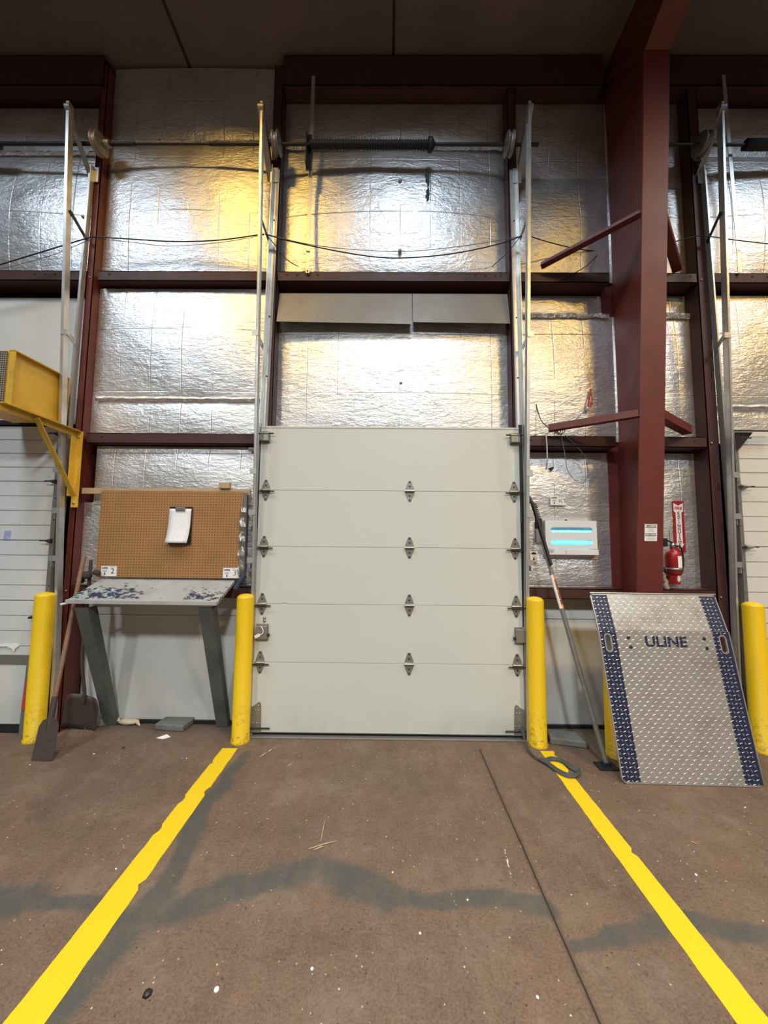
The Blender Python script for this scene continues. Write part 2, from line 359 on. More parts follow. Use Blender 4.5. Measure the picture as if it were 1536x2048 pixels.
# right bay round the column
pillow(1.276, 2.25, 5.5, 6.35, .275, .05, seed=21); pillow(1.276, 2.25, 4.36, 5.5, .275, .05, seed=22); pillow(1.276, 2.25, 2.72, 4.0, .275, .05, seed=23); pillow(1.276, 2.25, 4.0, 4.25, .315, .02, seed=24)
pillow(2.25, 3.02, 5.4, 6.35, .275, .05, seed=25); pillow(2.25, 3.02, 4.36, 5.4, .275, .06, seed=26); pillow(2.25, 3.02, 2.72, 4.0, .275, .05, seed=27); pillow(2.25, 3.02, 4.0, 4.25, .315, .02, seed=28)
pillow(1.276, 2.25, 1.94, 2.62, .315, .03, seed=31); pillow(1.276, 2.25, 1.62, 1.94, .315, .01, seed=32); pillow(1.276, 2.25, 1.30, 1.62, .315, .015, seed=33); pillow(2.25, 3.02, 1.30, 2.62, .315, .03, seed=34)
tape(1.3, 2.2, 4.0, .26, .05, seed=5); tape(2.3, 3.0, 4.0, .26, .06, seed=6)
# over the neighbouring doors
pillow(-5.5, -2.94, 5.75, 6.30, .275, .05, seed=41); pillow(-5.5, -2.94, 4.36, 5.75, .275, .09, seed=42); tape(-5.4, -2.95, 5.75, .26, .05, seed=9)
pillow(3.12, 5.7, 5.75, 6.30, .275, .05, seed=43); pillow(3.12, 5.7, 4.36, 5.75, .275, .09, seed=44); pillow(3.12, 5.7, 3.06, 4.22, .26, .05, seed=45); pillow(3.12, 5.7, 2.70, 3.06, .25, .02, seed=46)
tape(3.14, 5.6, 3.06, .235, .05, seed=7)
pillow(-5.5, -2.94, 2.82, 4.18, .28, .03, mat=m_liner, name='liner_panel', seed=47)
# lower white liner sheets
for a, b in ((-2.912, -1.19), (1.276, 3.02)):
    MB().box((a, WY-.02, .03), (b, WY+.05, 1.0)).build('liner_sheet', m_liner, wall, .003)
    MB().box((a, WY-.03, 1.005), (b, WY+.05, 1.30)).build('liner_sheet', m_liner, wall, .003)
    MB().box((a, WY-.04, 0), (b, WY+.05, .03)).build('sill_strip', m_dark, wall)

# ---------------------------------------------------------------- red steel framing
def chan(x0, x1, z0, z1, y=.15, dpt=.19, t=.006, vertical=False):
    m = MB()
    m.box((x0, y, z0), (x1, y+t, z1))
    if vertical: m.box((x0, y, z0), (x0+t, y+dpt, z1)); m.box((x1-t, y, z0), (x1, y+dpt, z1))
    else: m.box((x0, y, z0), (x1, y+dpt, z0+t)); m.box((x0, y, z1-t), (x1, y+dpt, z1))
    return m
GG, JG = 'dark red girts across the wall', 'dark red jamb posts beside the doors'
def girt(x0, x1, z0, z1, label, holes=(), mat=None):
    t = thing('steel_girt', label, 'girt', ((x0+x1)/2, .15, z0), GG)
    chan(x0, x1, z0, z1).build('channel', mat or m_dred, t)
    for h in holes: m = MB(); m.lathe((h, .151, (z0+z1)/2+.015), [(0, -.004), (.009, -.004), (.009, 0)], 10, (0, 1, 0)); m.build('bolt_hole', m_black, t)
girt(-2.87, -1.195, 4.275, 4.375, 'dark red girt crossing left bay above the white lined panel', (-2.76,))
girt(-1.09, 1.185, 4.275, 4.375, 'dark red girt high above the closed centre door', (-1.0, -.9, -.8, -.7, .85, .95, 1.05, 1.1))
girt(1.28, 2.16, 4.275, 4.375, 'upper dark red girt between centre door post and column', ())
girt(2.39, 3.01, 4.275, 4.375, 'short upper dark red girt right of the tall column', (2.95,))
girt(-5.5, -2.95, 4.275, 4.375, 'dark red girt at the left edge above the left door', (-3.5, -3.4, -3.3, -3.2, -3.05))
girt(3.13, 5.7, 4.275, 4.375, 'dark red girt at the right edge above the right door', (3.3, 3.4, 3.55, 3.7))
girt(-2.87, -1.21, 2.64, 2.74, 'dark red girt above the pegboard', (-2.72, -1.25))
girt(1.3, 2.16, 2.64, 2.74, 'lower dark red girt with looped wires left of the column', (1.36,))
girt(2.39, 3.01, 2.64, 2.74, 'lower dark red girt above the fire extinguisher sign', (2.9,))
girt(-2.87, -1.2, 1.20, 1.30, 'lowest dark red girt behind the sloped desk')
girt(1.3, 2.16, 1.22, 1.315, 'lowest dark red girt beneath the glowing fly trap')
girt(2.39, 3.01, 1.22, 1.315, 'lowest dark red girt behind dock plate right of column')
def jamb(x, label, zt=6.62, mat=None):
    t = thing('steel_post', label, 'post', ((x[0]+x[1])/2, .15, 0), JG)
    chan(x[0], x[1], 0, zt, .145, .19, .006, True).build('channel', mat or m_red, t)
    bolts('bolt', [(x[0]+.03, .145, z) for z in (4.3, 2.68, 1.25)], [(0, -.008), (.009, -.008), (.009, 0)], 6, m_bolt, t)
jamb(J1, 'red jamb post between the left door and the desk'); jamb(J2, 'red jamb post left of the centre door', mat=m_dred); jamb(J3, 'red jamb post right of the centre door', mat=m_dred)
jamb(J4, 'dark jamb post right of the fire extinguisher', mat=m_dred)  # stands in shadow; the shade is painted in with the darker red
for i, (a, b, l) in enumerate(((-5.5, -2.95, 'dark red eave beam over the left door'), (-1.095, 2.16, 'dark red eave beam over the centre door'), (2.39, 6, 'dark red eave beam at upper right of column'))):
    t = thing('eave_beam', l, 'beam', ((a+b)/2, .1, 6.33), 'eave beams under the ceiling')
    chan(a, b, 6.36, 6.70, .12, .2).build('channel', m_dred, t)
# main column: tapered built-up section and its haunched rafter
col = thing('steel_column', 'tall tapered dark red steel column rising to the roof beam', 'column', (2.27, .1, 0))
XL, XR, XC = 2.165, 2.382, 2.272
fy = lambda z: .065-.0845*z
MB().box((XL, .30, 0), (XR, .314, 6.70)).build('outer_flange', m_red, col)
m = MB(); m.hexa([V((XL, fy(0), 0)), V((XR, fy(0), 0)), V((XR, fy(5.93), 5.93)), V((XL, fy(5.93), 5.93)), V((XL, fy(0)+.014, 0)), V((XR, fy(0)+.014, 0)), V((XR, fy(5.93)+.014, 5.93)), V((XL, fy(5.93)+.014, 5.93))])
m.build('inner_flange', m_red, col)
K = V((0, fy(5.93), 5.93)); m = MB()
pts = [(fy(0)+.01, 0), (.305, 0), (.305, 6.72), (-3.0, cz(-3)-.02), (-3.0, 6.45), (-1.3, 6.37), (K.y, 5.93)]
Mx = frame((XC-.005, 0, 0), (0, 1, 0), (0, 0, 1)); m.poly(pts, Mx, .01); m.build('web', m_red, col)
MB().ribbon([(XC, K.y, 5.93), (XC, -1.3, 6.37), (XC, -3.0, 6.45)], XR-XL, .014, (0, 0, 1)).build('rafter_flange', m_red, col)
MB().bar((XC, K.y, 5.93), (XC, .3, 6.60), XR-XL-.01, .012).build('knee_stiffener', m_red, col)
m = MB()
for sxx in (-1, 1):
    m.box((XC-.07, fy(0)+.1, .002), (XC+.07, .3, .015))
m.build('base_plate', m_dred, col)
def brace(p, q, label):
    t = thing('angle_brace', label, 'brace', p, 'dark red knee braces from girts to the column')
    MB().angle(p, q, .07, .075, .007).build('angle', m_red, t)
    d = (V(q)-V(p)).normalized(); bolts('bolt', [V(p)+d*.05+V((.0, -.0, .005))], [(0, .006), (.009, .006), (.009, -.004)], 6, m_dark, t, (0, 0, 1))
brace((1.50, .14, 4.40), (2.16, -.31, 4.52), 'upper left dark red knee brace rising to the column')
brace((2.86, .14, 4.40), (2.39, -.30, 4.52), 'upper right dark red knee brace behind the column')
brace((1.52, .13, 2.77), (2.16, -.17, 2.81), 'lower left dark red knee brace tangled with wires')
brace((2.86, .13, 2.77), (2.39, -.16, 2.81), 'lower right dark red knee brace above the extinguisher')

# ---------------------------------------------------------------- beige header sheets and hanger strap
for k, (a, b, l) in enumerate(((-1.09, .235, 'left'), (.24, 1.185, 'right'))):
    m = MB(); m.hexa([V((a, .15, 3.86)), V((b, .15, 3.85 if k else 3.84)), V((b, .22, 4.20)), V((a, .22, 4.20)), V((a, .153, 3.86)), V((b, .153, 3.85 if k else 3.84)), V((b, .223, 4.20)), V((a, .223, 4.20))])
    o = m.build('header_sheet', m_cream, loc=(a, .15, 3.8)); tag(o, f'{l} beige tilted sheet under the girt above the centre door', 'sheet', 'beige header sheets')
m = MB(); p, q = at(627, 152, .09), at(615, 546, .13); m.bar(p, q, .036, .005, (0, 1, 0)); t = thing('hanger_strap', 'aluminium flat strap hanging behind the black spring coil', 'strap', q)
m.build('strap', m_galv, t); bolts('bolt', [(q.x, q.y-.003, q.z+z-.03) for z in (.02, .05)], [(0, -.006), (.007, -.006), (.007, 0)], 8, m_dark, t)
p, q = at(1447, 150, .08), at(1480, 545, .13); m = MB().bar(p, q, .036, .005, (0, 1, 0)); t = thing('hanger_strap', 'aluminium flat strap at upper right leading down to the girt', 'strap', q); m.build('strap', m_galv, t)

# ---------------------------------------------------------------- door tracks with shafts
def track(side, xb0, xb1, xa0, xa1, label, out, zmax=5.83):
    """front rail B leans into the room, rear angle A follows the jamb; out = -1/+1 direction towards its door"""
    t = thing('door_track', label, 'track', (xb0, .06, 0), 'galvanised high-lift door tracks')
    B = lambda z: V((xb0+(xb1-xb0)*z/zmax, .07-(.22)*max(0, z-.8)/(zmax-.8), z))
    A = lambda z: V((xa0+(xa1-xa0)*z/zmax, .135, z))
    m = MB(); n = 10
    zs = [zmax*k/n for k in range(n+1)]
    for k in range(n):
        a, b = B(zs[k]+.003 if k == 0 else zs[k]), B(zs[k+1])
        m.bar(a, b, .006, .052, (0, 1, 0)) if False else None
        d = b-a
        m.hexa([a+V((0, 0, 0)), a+V((.005, 0, 0)), a+V((.005, .055, 0)), a+V((0, .055, 0)), b, b+V((.005, 0, 0)), b+V((.005, .055, 0)), b+V((0, .055, 0))])
        o1 = V((out*.022, 0, 0)); m.hexa([a, a+o1, a+o1+V((0, .005, 0)), a+V((0, .005, 0)), b, b+o1, b+o1+V((0, .005, 0)), b+V((0, .005, 0))])
        c, e = a+V((0, .052, 0)), b+V((0, .052, 0)); m.hexa([c, c+o1, c+o1+V((0, .005, 0)), c+V((0, .005, 0)), e, e+o1, e+o1+V((0, .005, 0)), e+V((0, .005, 0))])
    m.build('front_rail', m_galv, t)
    m = MB(); a, b = A(.0), A(5.45); wd = .062*out
    m.hexa([a, a+V((wd, 0, 0)), a+V((wd, .005, 0)), a+V((0, .005, 0)), b, b+V((wd, 0, 0)), b+V((wd, .005, 0)), b+V((0, .005, 0))])
    m.hexa([a+V((0, -.05, 0)), a+V((.005, -.05, 0)), a+V((.005, 0, 0)), a, b+V((0, -.05, 0)), b+V((.005, -.05, 0)), b+V((.005, 0, 0)), b])
    m.build('rear_angle', m_galv, t)
    bolts('bolt', [A(z)+V((wd*.5, 0, 0)) for z in (1.0, 2.1, 3.3, 3.9, 4.9)], [(0, -.006), (.007, -.006), (.007, 0)], 8, m_dark, t)
    for z, mt in ((4.78, m_dark), (3.62, m_galv), (2.35, m_galv), (1.98, m_galv), (1.55, m_galv)):
        p, q = B(z)+V((0, .03, .02)), A(z)+V((0, -.02, -.12 if z > 4 else -.05)); xx = -out*.008
        p.x += xx; q.x += xx*.5
        if (q-p).length < .12: p = q+V((0, -.09, 0))
        MB().bar(p, q, .006, .045 if mt == m_galv else .035, (0, 0, 1)).build('bracket', mt, t)
        if mt == m_galv: MB().box((p.x-.028, B(z).y-.004, z-.022), (p.x+.028, B(z).y, z+.028)).build('clip', m_galv, t)
    # end bearing plate: rounded flat loop from the top of the rail back to the wall
    M = frame((B(zmax).x-out*.0, 0, 0), (0, 1, 0), (0, 0, 1))
    y0, z0 = B(zmax).y+.02, zmax-.06; y1, z1 = .20, 5.38
    dx, dz = y1-y0, z1-z0; L = math.hypot(dx, dz); ux, uz = dx/L, dz/L; nx_, nz_ = -uz, ux
    pts = [(y0+nx_*.033*math.cos(a)-ux*.033*math.sin(a), z0+nz_*.033*math.cos(a)-uz*.033*math.sin(a)) for a in [PI*k/8 for k in range(9)]]
    pts = [(y0+nx_*.033*math.cos(a)-ux*.04*math.sin(a), z0+nz_*.033*math.cos(a)-uz*.04*math.sin(a)) for a in [PI*k/8 for k in range(9)]]
    pts += [(y1-nx_*.033, z1-nz_*.033), (y1+nx_*.033, z1+nz_*.033)]
    m = MB(); M2 = frame((B(zmax).x+out*.03, 0, 0), (0, 1, 0), (0, 0, 1)); m.poly(pts, M2, .004)
    # turned lip round the plate
    n = len(pts)
    for k in range(9):
        a, b = pts[k], pts[k+1]; X0 = B(zmax).x+out*.03
        m.hexa([V((X0, a[0], a[1])), V((X0-out*.05, a[0], a[1])), V((X0-out*.05, b[0], b[1])), V((X0, b[0], b[1])),
                V((X0, a[0]+.003, a[1]-.003)), V((X0-out*.05, a[0]+.003, a[1]-.003)), V((X0-out*.05, b[0]+.003, b[1]-.003)), V((X0, b[0]+.003, b[1]-.003))])
    m.build('end_bearing_plate', m_galvd, t)
    MB().box((A(5.4).x-.03, .128, 5.30), (A(5.4).x+.05, .134, 5.46)).build('mounting_plate', m_galv, t, .004)
    return t
track('l', -2.93, -3.02, -3.02, -2.97, 'tall galvanised track beside the left door', -1)
track('c', -1.20, -1.215, -1.235, -1.16, 'galvanised track along the left edge of the centre door', 1)
track('c', 1.255, 1.31, 1.29, 1.262, 'galvanised track along the right edge of the centre door', -1)
track('r', 3.10, 3.075, 3.16, 3.09, 'tall galvanised track beside the right door', 1)

def drum(x, parent, out):
    m = MB(); prof = [(0, -.03), (.095, -.03), (.105, -.022), (.095, -.014)]
    for k in range(4): prof += [(.088-.012*k, -.01+.014*k), (.082-.012*k, -.003+.014*k)]
    prof = [(0, -.028), (.098, -.028), (.104, -.02), (.098, -.012), (.085, -.01), (.085, .02), (.098, .022), (.104, .028), (.098, .034), (.05, .03), (.03, .05), (0, .05)]
    prof = [(r, h*out) for r, h in prof]
    m.lathe((x, .03, 5.60), prof, 28, (1, 0, 0)); return m.build('cable_drum', m_galvd, parent)
sh = thing('torsion_shaft', 'steel shaft with black spring coil above the centre door', 'shaft', (0, .03, 5.6))
m = MB().tube([(-1.62, .03, 5.60), (1.45, .03, 5.60)], .016, 14); m.build('shaft', m_dark, sh)
c0, c1 = at(622, 232, .03).x, at(866, 232, .03).x
m = MB(); n = 46; pts = []
prof = [(.03, 0)]
for k in range(n):
    h = (c1-c0)*(k+.5)/n; prof += [(.036, h-.004), (.046, h-.002), (.046, h+.002), (.036, h+.004)]
m.lathe((c0, .03, 5.595), prof, 20, (1, 0, 0)); m.build('torsion_spring', m_black, sh)
m = MB(); m.lathe((c1-.03, .03, 5.595), [(.02, -.02), (.06, -.02), (.06, .02), (.02, .05)], 20, (1, 0, 0)); m.build('winding_cone', m_black, sh)
m = MB(); m.box((c0-.04, .0, 5.38), (c0-.028, .06, 5.72)); m.box((c0-.045, .06, 5.36), (c0+.01, .066, 5.74)); m.build('anchor_bracket', m_dark, sh)
drum(-1.11, sh, 1); drum(1.17, sh, -1)
s2 = thing('torsion_shaft', 'thin steel shaft running across the upper left corner', 'shaft', (-3, .03, 5.6))
MB().tube([(-5.4, .03, 5.60), (-2.5, .03, 5.60)], .018, 12).tube([(-2.52, .03, 5.60), (-1.75, .03, 5.60)], .010, 10).tube([(-1.77, .03, 5.60), (-1.62, .03, 5.60)], .018, 12).build('shaft', m_dark, s2)
drum(-2.86, s2, 1); m = MB(); m.lathe((-2.80, .03, 5.60), [(.0, -.02), (.035, -.02), (.035, .05), (0, .05)], 16, (1, 0, 0)); m.build('coupling', m_galvd, s2)
MB().lathe((-3.95, .03, 5.6), [(.02, -.3), (.047, -.3), (.047, .1), (.02, .12)], 20, (1, 0, 0)).build('torsion_spring', m_black, s2)
s3 = thing('torsion_shaft', 'dark steel shaft with spring at the upper right corner', 'shaft', (3.5, .03, 5.6))
MB().tube([(2.45, .03, 5.60), (5.4, .03, 5.60)], .014, 12).build('shaft', m_dark, s3)
drum(3.03, s3, 1); MB().lathe((3.45, .03, 5.6), [(.02, 0), (.047, 0), (.047, 1.0), (.02, 1.02)], 20, (1, 0, 0)).build('torsion_spring', m_black, s3)

# ---------------------------------------------------------------- centre door
DY = .12
dt = bpy.data.objects.new('door_1', None); COL.objects.link(dt); dt.location = (.03, DY, 0); dt['kind'] = 'structure'
DL, DR = -1.19, 1.235
zb = [.075, .70, 1.215, 1.735, 2.25, 2.83]
zb = [at(775, y, DY).z for y in (1468, 1327, 1210, 1095, 982, 855)]
for k in range(5):
    m = MB(); m.box((DL, DY, zb[k]+.0015), (DR, DY+.045, zb[k+1]-.0015))
    for x in (DL+.035, DR-.035):
        for q in range(9): m.lathe((x+(.006 if q % 2 else -.006), DY, zb[k]+(zb[k+1]-zb[k])*(.12+.76*q/8)), [(0, -.002), (.003, -.0015), (.004, 0)], 6, (0, 1, 0))
    o = m.build('door_panel', m_door, dt, .002)
    if k < 4: MB().box((DL, DY+.004, zb[k+1]-.003), (DR, DY+.02, zb[k+1]+.003)).build('panel_joint', m_grey, dt)
MB().box((DL+.0, DY-.004, zb[5]-.012), (DR, DY+.05, zb[5]+.006)).build('top_cap', m_door, dt, .003)
MB().box((DL-.02, DY-.005, .028), (DR+.02, DY+.05, zb[0]+.004)).build('bottom_seal', m_black, dt, .008)
for x0, x1 in ((DL-.035, DL-.002), (DR+.002, DR+.035)): MB().box((x0, DY+.012, 0.0), (x1, DY+.03, 2.84)).build('edge_seal', m_black, dt)
def hinge(x, z, edge):
    m = MB(); M = wallf(x, DY, z); hw, hh = .042, .10
    pu = [(-hw*.95, .006), (hw*.95, .006), (hw*.9, .03), (.012, hh-.004), (0, hh), (-.012, hh-.004), (-hw*.9, .03)]
    pd = [(a, -b) for a, b in pu][::-1]
    m.poly(pu, M, .004); m.poly(pd, M, .004)
    m.box((x-hw, DY-.016, z-.012), (x+hw, DY-.001, z+.012))
    o = m.build('hinge', m_galvd, dt, .002)
    m = MB().tube([(x-hw-.004, DY-.018, z), (x+hw+.004, DY-.018, z)], .008, 10); m.build('knuckle', m_bolt, o)
    bolts('bolt', [(x, DY-.004, z+dz) for dz in (.085, .045, -.045, -.085)], [(0, -.006), (.007, -.005), (.008, 0)], 6, m_dark, o)
    if edge:
        m = MB().tube([(x-edge*.085 if edge > 0 else x+.085, DY-.024, z-.014), (x+edge*.085, DY-.024, z-.014)], .006, 8)
        m.build('roller_stem', m_dark, o)
for k in range(1, 5):
    hinge(DL+.065, zb[k], -1); hinge((DL+DR)/2+.175 if False else at(819, 1100, DY).x, zb[k], 0); hinge(DR-.055, zb[k], 1)
for s_, x in ((-1, DL+.045), (1, DR-.045)):
    m = MB(); z = zb[5]-.10; m.box((x-.045, DY-.004, z-.06), (x+.045, DY, z+.055)); m.box((x-.04, DY-.05, z-.045), (x+.04, DY-.004, z+.01)); o = m.build('top_bracket', m_galvd, dt, .003)
    MB().tube([(x-s_*.085, DY-.035, z+.025), (x+s_*.07, DY-.035, z+.025)], .007, 8).build('roller_stem', m_dark, o)
    MB().tube([(x-.04, DY-.03, z+.025), (x+.04, DY-.03, z+.025)], .012, 10).build('knuckle', m_bolt, o)
    # bottom bracket
    M = wallf(x, DY, zb[0]); pts = [(-.05, 0), (.05, 0), (.045, .2), (.042, .245), (.03, .262), (.012, .258), (-.01, .235), (-.05, .215)]
    if s_ > 0: pts = [(-a, b) for a, b in pts][::-1]
    m = MB().poly(pts, M, .004); o = m.build('bottom_bracket', m_galvd, dt, .001)
    bolts('bolt', [(x+a*(-s_), DY-.004, zb[0]+b) for a, b in ((.02, .23), (-.005, .19), (.02, .19), (-.02, .08), (.005, .08), (.03, .08), (-.01, .04), (.02, .04))], [(0, -.005), (.006, -.004), (.007, 0)], 6, m_bolt, o)
    MB().tube([(x-s_*.13, DY-.022, zb[0]+.045), (x+s_*.05, DY-.022, zb[0]+.045)], .007, 8).build('roller_stem', m_dark, o)
# slide locks
for s_, (px, py) in ((-1, (525, 1264)), (1, (1041, 1271))):
    p = at(px, py, DY); m = MB(); m.box((p.x-.055, DY-.006, p.z-.075), (p.x+.055, DY, p.z+.075)); m.box((p.x-.05, DY-.04, p.z-.055), (p.x+.05, DY-.006, p.z+.06)); o = m.build('slide_lock', m_galvd, dt, .004)
    MB().box((p.x+s_*.05, DY-.03, p.z-.03), (p.x+s_*.085, DY-.018, p.z-.008)).build('lock_bolt', m_bolt, o)
    MB().lathe((p.x-s_*.055, DY-.02, p.z-.02), [(0, -.015), (.012, -.015), (.012, .015), (0, .015)], 10, (1, 0, 0)).build('lock_knob', m_dark, o)
    if s_ < 0:
        q = [(p.x-.0, DY-.045, p.z+.06), (p.x+.02, DY-.05, p.z+.03), (p.x+.018, DY-.052, p.z), (p.x-.01, DY-.05, p.z-.015)]
        MB().tube(spline(q, 5), .004, 6).build('seal_wire', m_white, o)
        m = MB(); M = frame((p.x-.045, DY-.05, p.z-.045), (1, 0, .45), (-.45, 0, 1)); m.poly(rrect(0, 0, .05, .028, .008), M, .005); m.build('seal_tag', m_white, o)
        bolts('keeper', [(p.x+.015, DY, p.z+.10), (p.x+.015, DY, p.z+.125)], [(0, -.01), (.012, -.009), (.014, 0)], 10, m_galvd, o)
o = MB().box((-1.2, .08, 0), (1.25, .32, .014)).build('trim_1', m_galvd, None, .003); struct(o)

# ---------------------------------------------------------------- neighbouring doors
def side_door(name, x0, x1, ztop, xe, s_):
    d = bpy.data.objects.new(name, None); COL.objects.link(d); d.location = ((x0+x1)/2, DY, 0); d['kind'] = 'structure'
    zz = [.10, .62, .70]; z = .70
    secs = [(.08, .60), (.62, 1.16), (1.163, 1.71), (1.713, 2.26), (2.263, ztop)]
    for si, (a, b) in enumerate(secs):
        m = MB(); nr = 1 if si == 0 else 4
        if si == 0: m.box((x0, DY, a), (x1, DY+.05, b))
        else:
            for r in range(nr):
                za, zc = a+(b-a)*r/nr, a+(b-a)*(r+1)/nr
                m.hexa([V((x0, DY, za+.006)), V((x1, DY, za+.006)), V((x1, DY, zc-.004)), V((x0, DY, zc-.004)), V((x0, DY+.012, za)), V((x1, DY+.012, za)), V((x1, DY+.012, zc)), V((x0, DY+.012, zc))])
            m.box((x0, DY+.012, a), (x1, DY+.05, b))
        m.build('door_panel', m_door2, d)
    MB().box((x0, DY-.006, .595), (x1, DY+.004, .68)).build('reinforcing_strip', m_galvd, d, .002)
    MB().box((x0, DY, .01), (x1, DY+.05, .08)).build('bottom_seal', m_black, d)
    # end stile with rollers
    sx0, sx1 = (xe, xe+.06) if s_ < 0 else (xe-.06, xe)
    for si, zc in enumerate((1.16, 1.71, 2.26, ztop-.08)):
        x = xe; m = MB()
        m.add([(x, DY-.002, zc+.035), (x-s_*.075, DY-.06, zc), (x, DY-.002, zc-.05), (x, DY-.07, zc), (x-s_*.0, DY-.07, zc+.02)], [(0, 1, 2), (0, 3, 1), (1, 3, 2), (0, 2, 3)])
        o = m.build('hinge', m_dark if s_ > 0 else m_galvd, d)
        MB().tube([(x-s_*.11, DY-.05, zc), (x+s_*.05, DY-.05, zc)], .006, 8).build('roller_stem', m_dark, o)
    return d
dl = side_door('door_2', -5.4, -3.03, 2.79, -3.05, 1)
dr = side_door('door_3', 3.20, 5.6, 2.79, 3.24, -1)
for s_, x, d in ((-1, -3.045, dl), (1, 3.20, dr)):     # wide punched jamb angles that close the gap beside the doors
    t = thing('jamb_angle', f'wide punched grey angle covering the edge of the {"left" if s_ < 0 else "right"} door', 'angle', (x, .1, 0), 'punched jamb angles beside the outer doors')
    m = MB(); m.box((x-.045, .09, 0), (x+.045, .096, 2.75)); m.box((x-s_*.045, .03, 0), (x-s_*.04, .09, 2.75)); 
    for k in range(12): m.lathe((x+s_*.018, .09, .3+.2*k), [(0, -.001), (.007, -.001), (.007, 0)], 8, (0, 1, 0), 1)
    m.build('angle', [m_galvd, m_black], t)
# right door: rollers' top fixture bracket, left door: handle, logo, tape scrap
p = at(1478, 875, .05); m = MB(); m.add([(3.17, .06, 2.76), (3.36, .06, 2.76), (3.22, .06, 2.60), (3.17, .06, 2.60), (3.17, .066, 2.76), (3.36, .066, 2.76), (3.22, .066, 2.60), (3.17, .066, 2.60)], [(3, 2, 1, 0), (4, 5, 6, 7), (0, 1, 5, 4), (1, 2, 6, 5), (2, 3, 7, 6), (3, 0, 4, 7)])
o = m.build('top_bracket', m_dark, dr); MB().bar((3.17, .05, 2.77), (3.55, .05, 2.77), .03, .006).build('top_arm', m_dark, dr)
p = at(64, 1236, .06); MB().tube([(p.x-.035, .11, p.z), (p.x-.035, .07, p.z), (p.x+.06, .065, p.z+.01)], .011, 8).build('door_handle', m_black, dl)
p = at(17, 1071, DY); m = MB(); m.poly([(-.045, -.04), (.02, -.04), (.024, .045), (-.04, .04)], wallf(p.x, DY, p.z), .001); m.build('sticker', worn('blue_white_sticker', (.28, .32, .5), .6, 0, (.7, .7, .7), .9, 12), dl)
p = at(22, 1290, DY); m = MB(); m.poly([(-.14, 0), (-.06, .02), (.0, .012), (.05, .02), (.09, 0), (.05, -.03), (.04, -.06), (.02, -.03), (-.03, -.01), (-.1, -.015)], wallf(p.x, DY-.008, p.z), .003); m.build('paper_scrap', m_white, dl)
o = tag(MB().box((-5.4, .1, 2.80), (-3.05, .30, 2.84)).build('dark_gap_strip', m_black), 'black strip standing in for the dark gap over the left door', 'gap')  # added strip: the dark of the gap above the door, as black colour
# red strap by left door
pts = [at(x, y, .03) for x, y in ((62, 1340), (55, 1370), (48, 1400), (46, 1420))]
o = MB().ribbon(pts, .03, .003, (0, -1, 0)).build('red_strap', worn('red_webbing', (.5, .05, .03), .7)); tag(o, 'short red webbing strap hanging by the left door', 'strap')
pts = [at(62, 1315, .06), at(46, 1450, .06)]; m = MB().bar(pts[0], pts[1], .045, .02, (0, 1, 0)); p = pts[1]; m.bar(pts[1], V((pts[1].x, pts[1].y, 0.0)), .045, .02, (0, 1, 0))
o = m.build('dock_seal_strip', m_galvd); tag(o, 'grey flexible strip hanging behind the leftmost yellow bollard', 'strip')

# ---------------------------------------------------------------- yellow bollards
def bollard(x, y, label, h=1.255, lean=(0, 0)):
    r = .074; m = MB(); prof = [(r+.006, 0), (r+.006, .02), (r, .026), (r, h-.035)]
    prof += [(r*math.cos(a)*1.0, h-.035+.035*math.sin(a)) for a in [PI/2*k/7 for k in range(1, 8)]]
    m.lathe((x, y, 0), prof, 40); o = m.build('bollard', m_boll, loc=(x, y, 0)); tag(o, label, 'bollard', 'yellow bollards'); return o
b0 = bollard(-1.25, .05, 'yellow bollard at the left edge of the centre door')
def bcopy(x, y, label, sz=1):
    c = b0.copy(); COL.objects.link(c); c.location = (x, y, 0); c.scale = (1, 1, sz); c['label'] = label; return c
bcopy(1.322, .05, 'yellow bollard at the right edge of the centre door, strap at its foot')
bcopy(-3.03, .03, 'leftmost yellow bollard standing before the left door')
bcopy(3.19, .0, 'rightmost yellow bollard beside the dock plate', .985)
bcopy(1.90, -.095, 'yellow bollard mostly hidden behind the dock plate', .62)

# ---------------------------------------------------------------- floor lines
def fline(pl, pr, label, seed):
    m = MB(); n = 90; vs = []
    for k in range(n+1):
        u = k/n; a, b = pl[0].lerp(pl[1], u), pr[0].lerp(pr[1], u)
        e1 = noise.noise(V((u*30, seed, 0)))*.004; e2 = noise.noise(V((u*30, seed, 5)))*.004
        c2 = .018 if noise.noise(V((u*22, seed, 9))) > .42 else 0; c1 = .014 if noise.noise(V((u*19, seed, 19))) > .45 else 0
        vs += [a+V((e1+c1, 0, .0015)), b+V((e2-c2, 0, .0015))]
    fs = [(2*k, 2*k+1, 2*k+3, 2*k+2) for k in range(n)]
    m.add(vs, fs); o = m.build('floor_line', m_line); tag(o, label, 'floor marking', 'yellow painted floor lines')
    md = o.modifiers.new('solid', 'SOLIDIFY'); md.thickness = .001
fline((V((-1.362, -2.6, 0)), V((-1.352, -.07, 0))), (V((-1.205, -2.6, 0)), V((-1.225, -.07, 0))), 'yellow painted line running to the left centre bollard', 1)
fline((V((1.285, -2.6, 0)), V((1.297, -.05, 0))), (V((1.425, -2.6, 0)), V((1.405, -.05, 0))), 'yellow painted line with chipped edge running to the right centre bollard', 2)

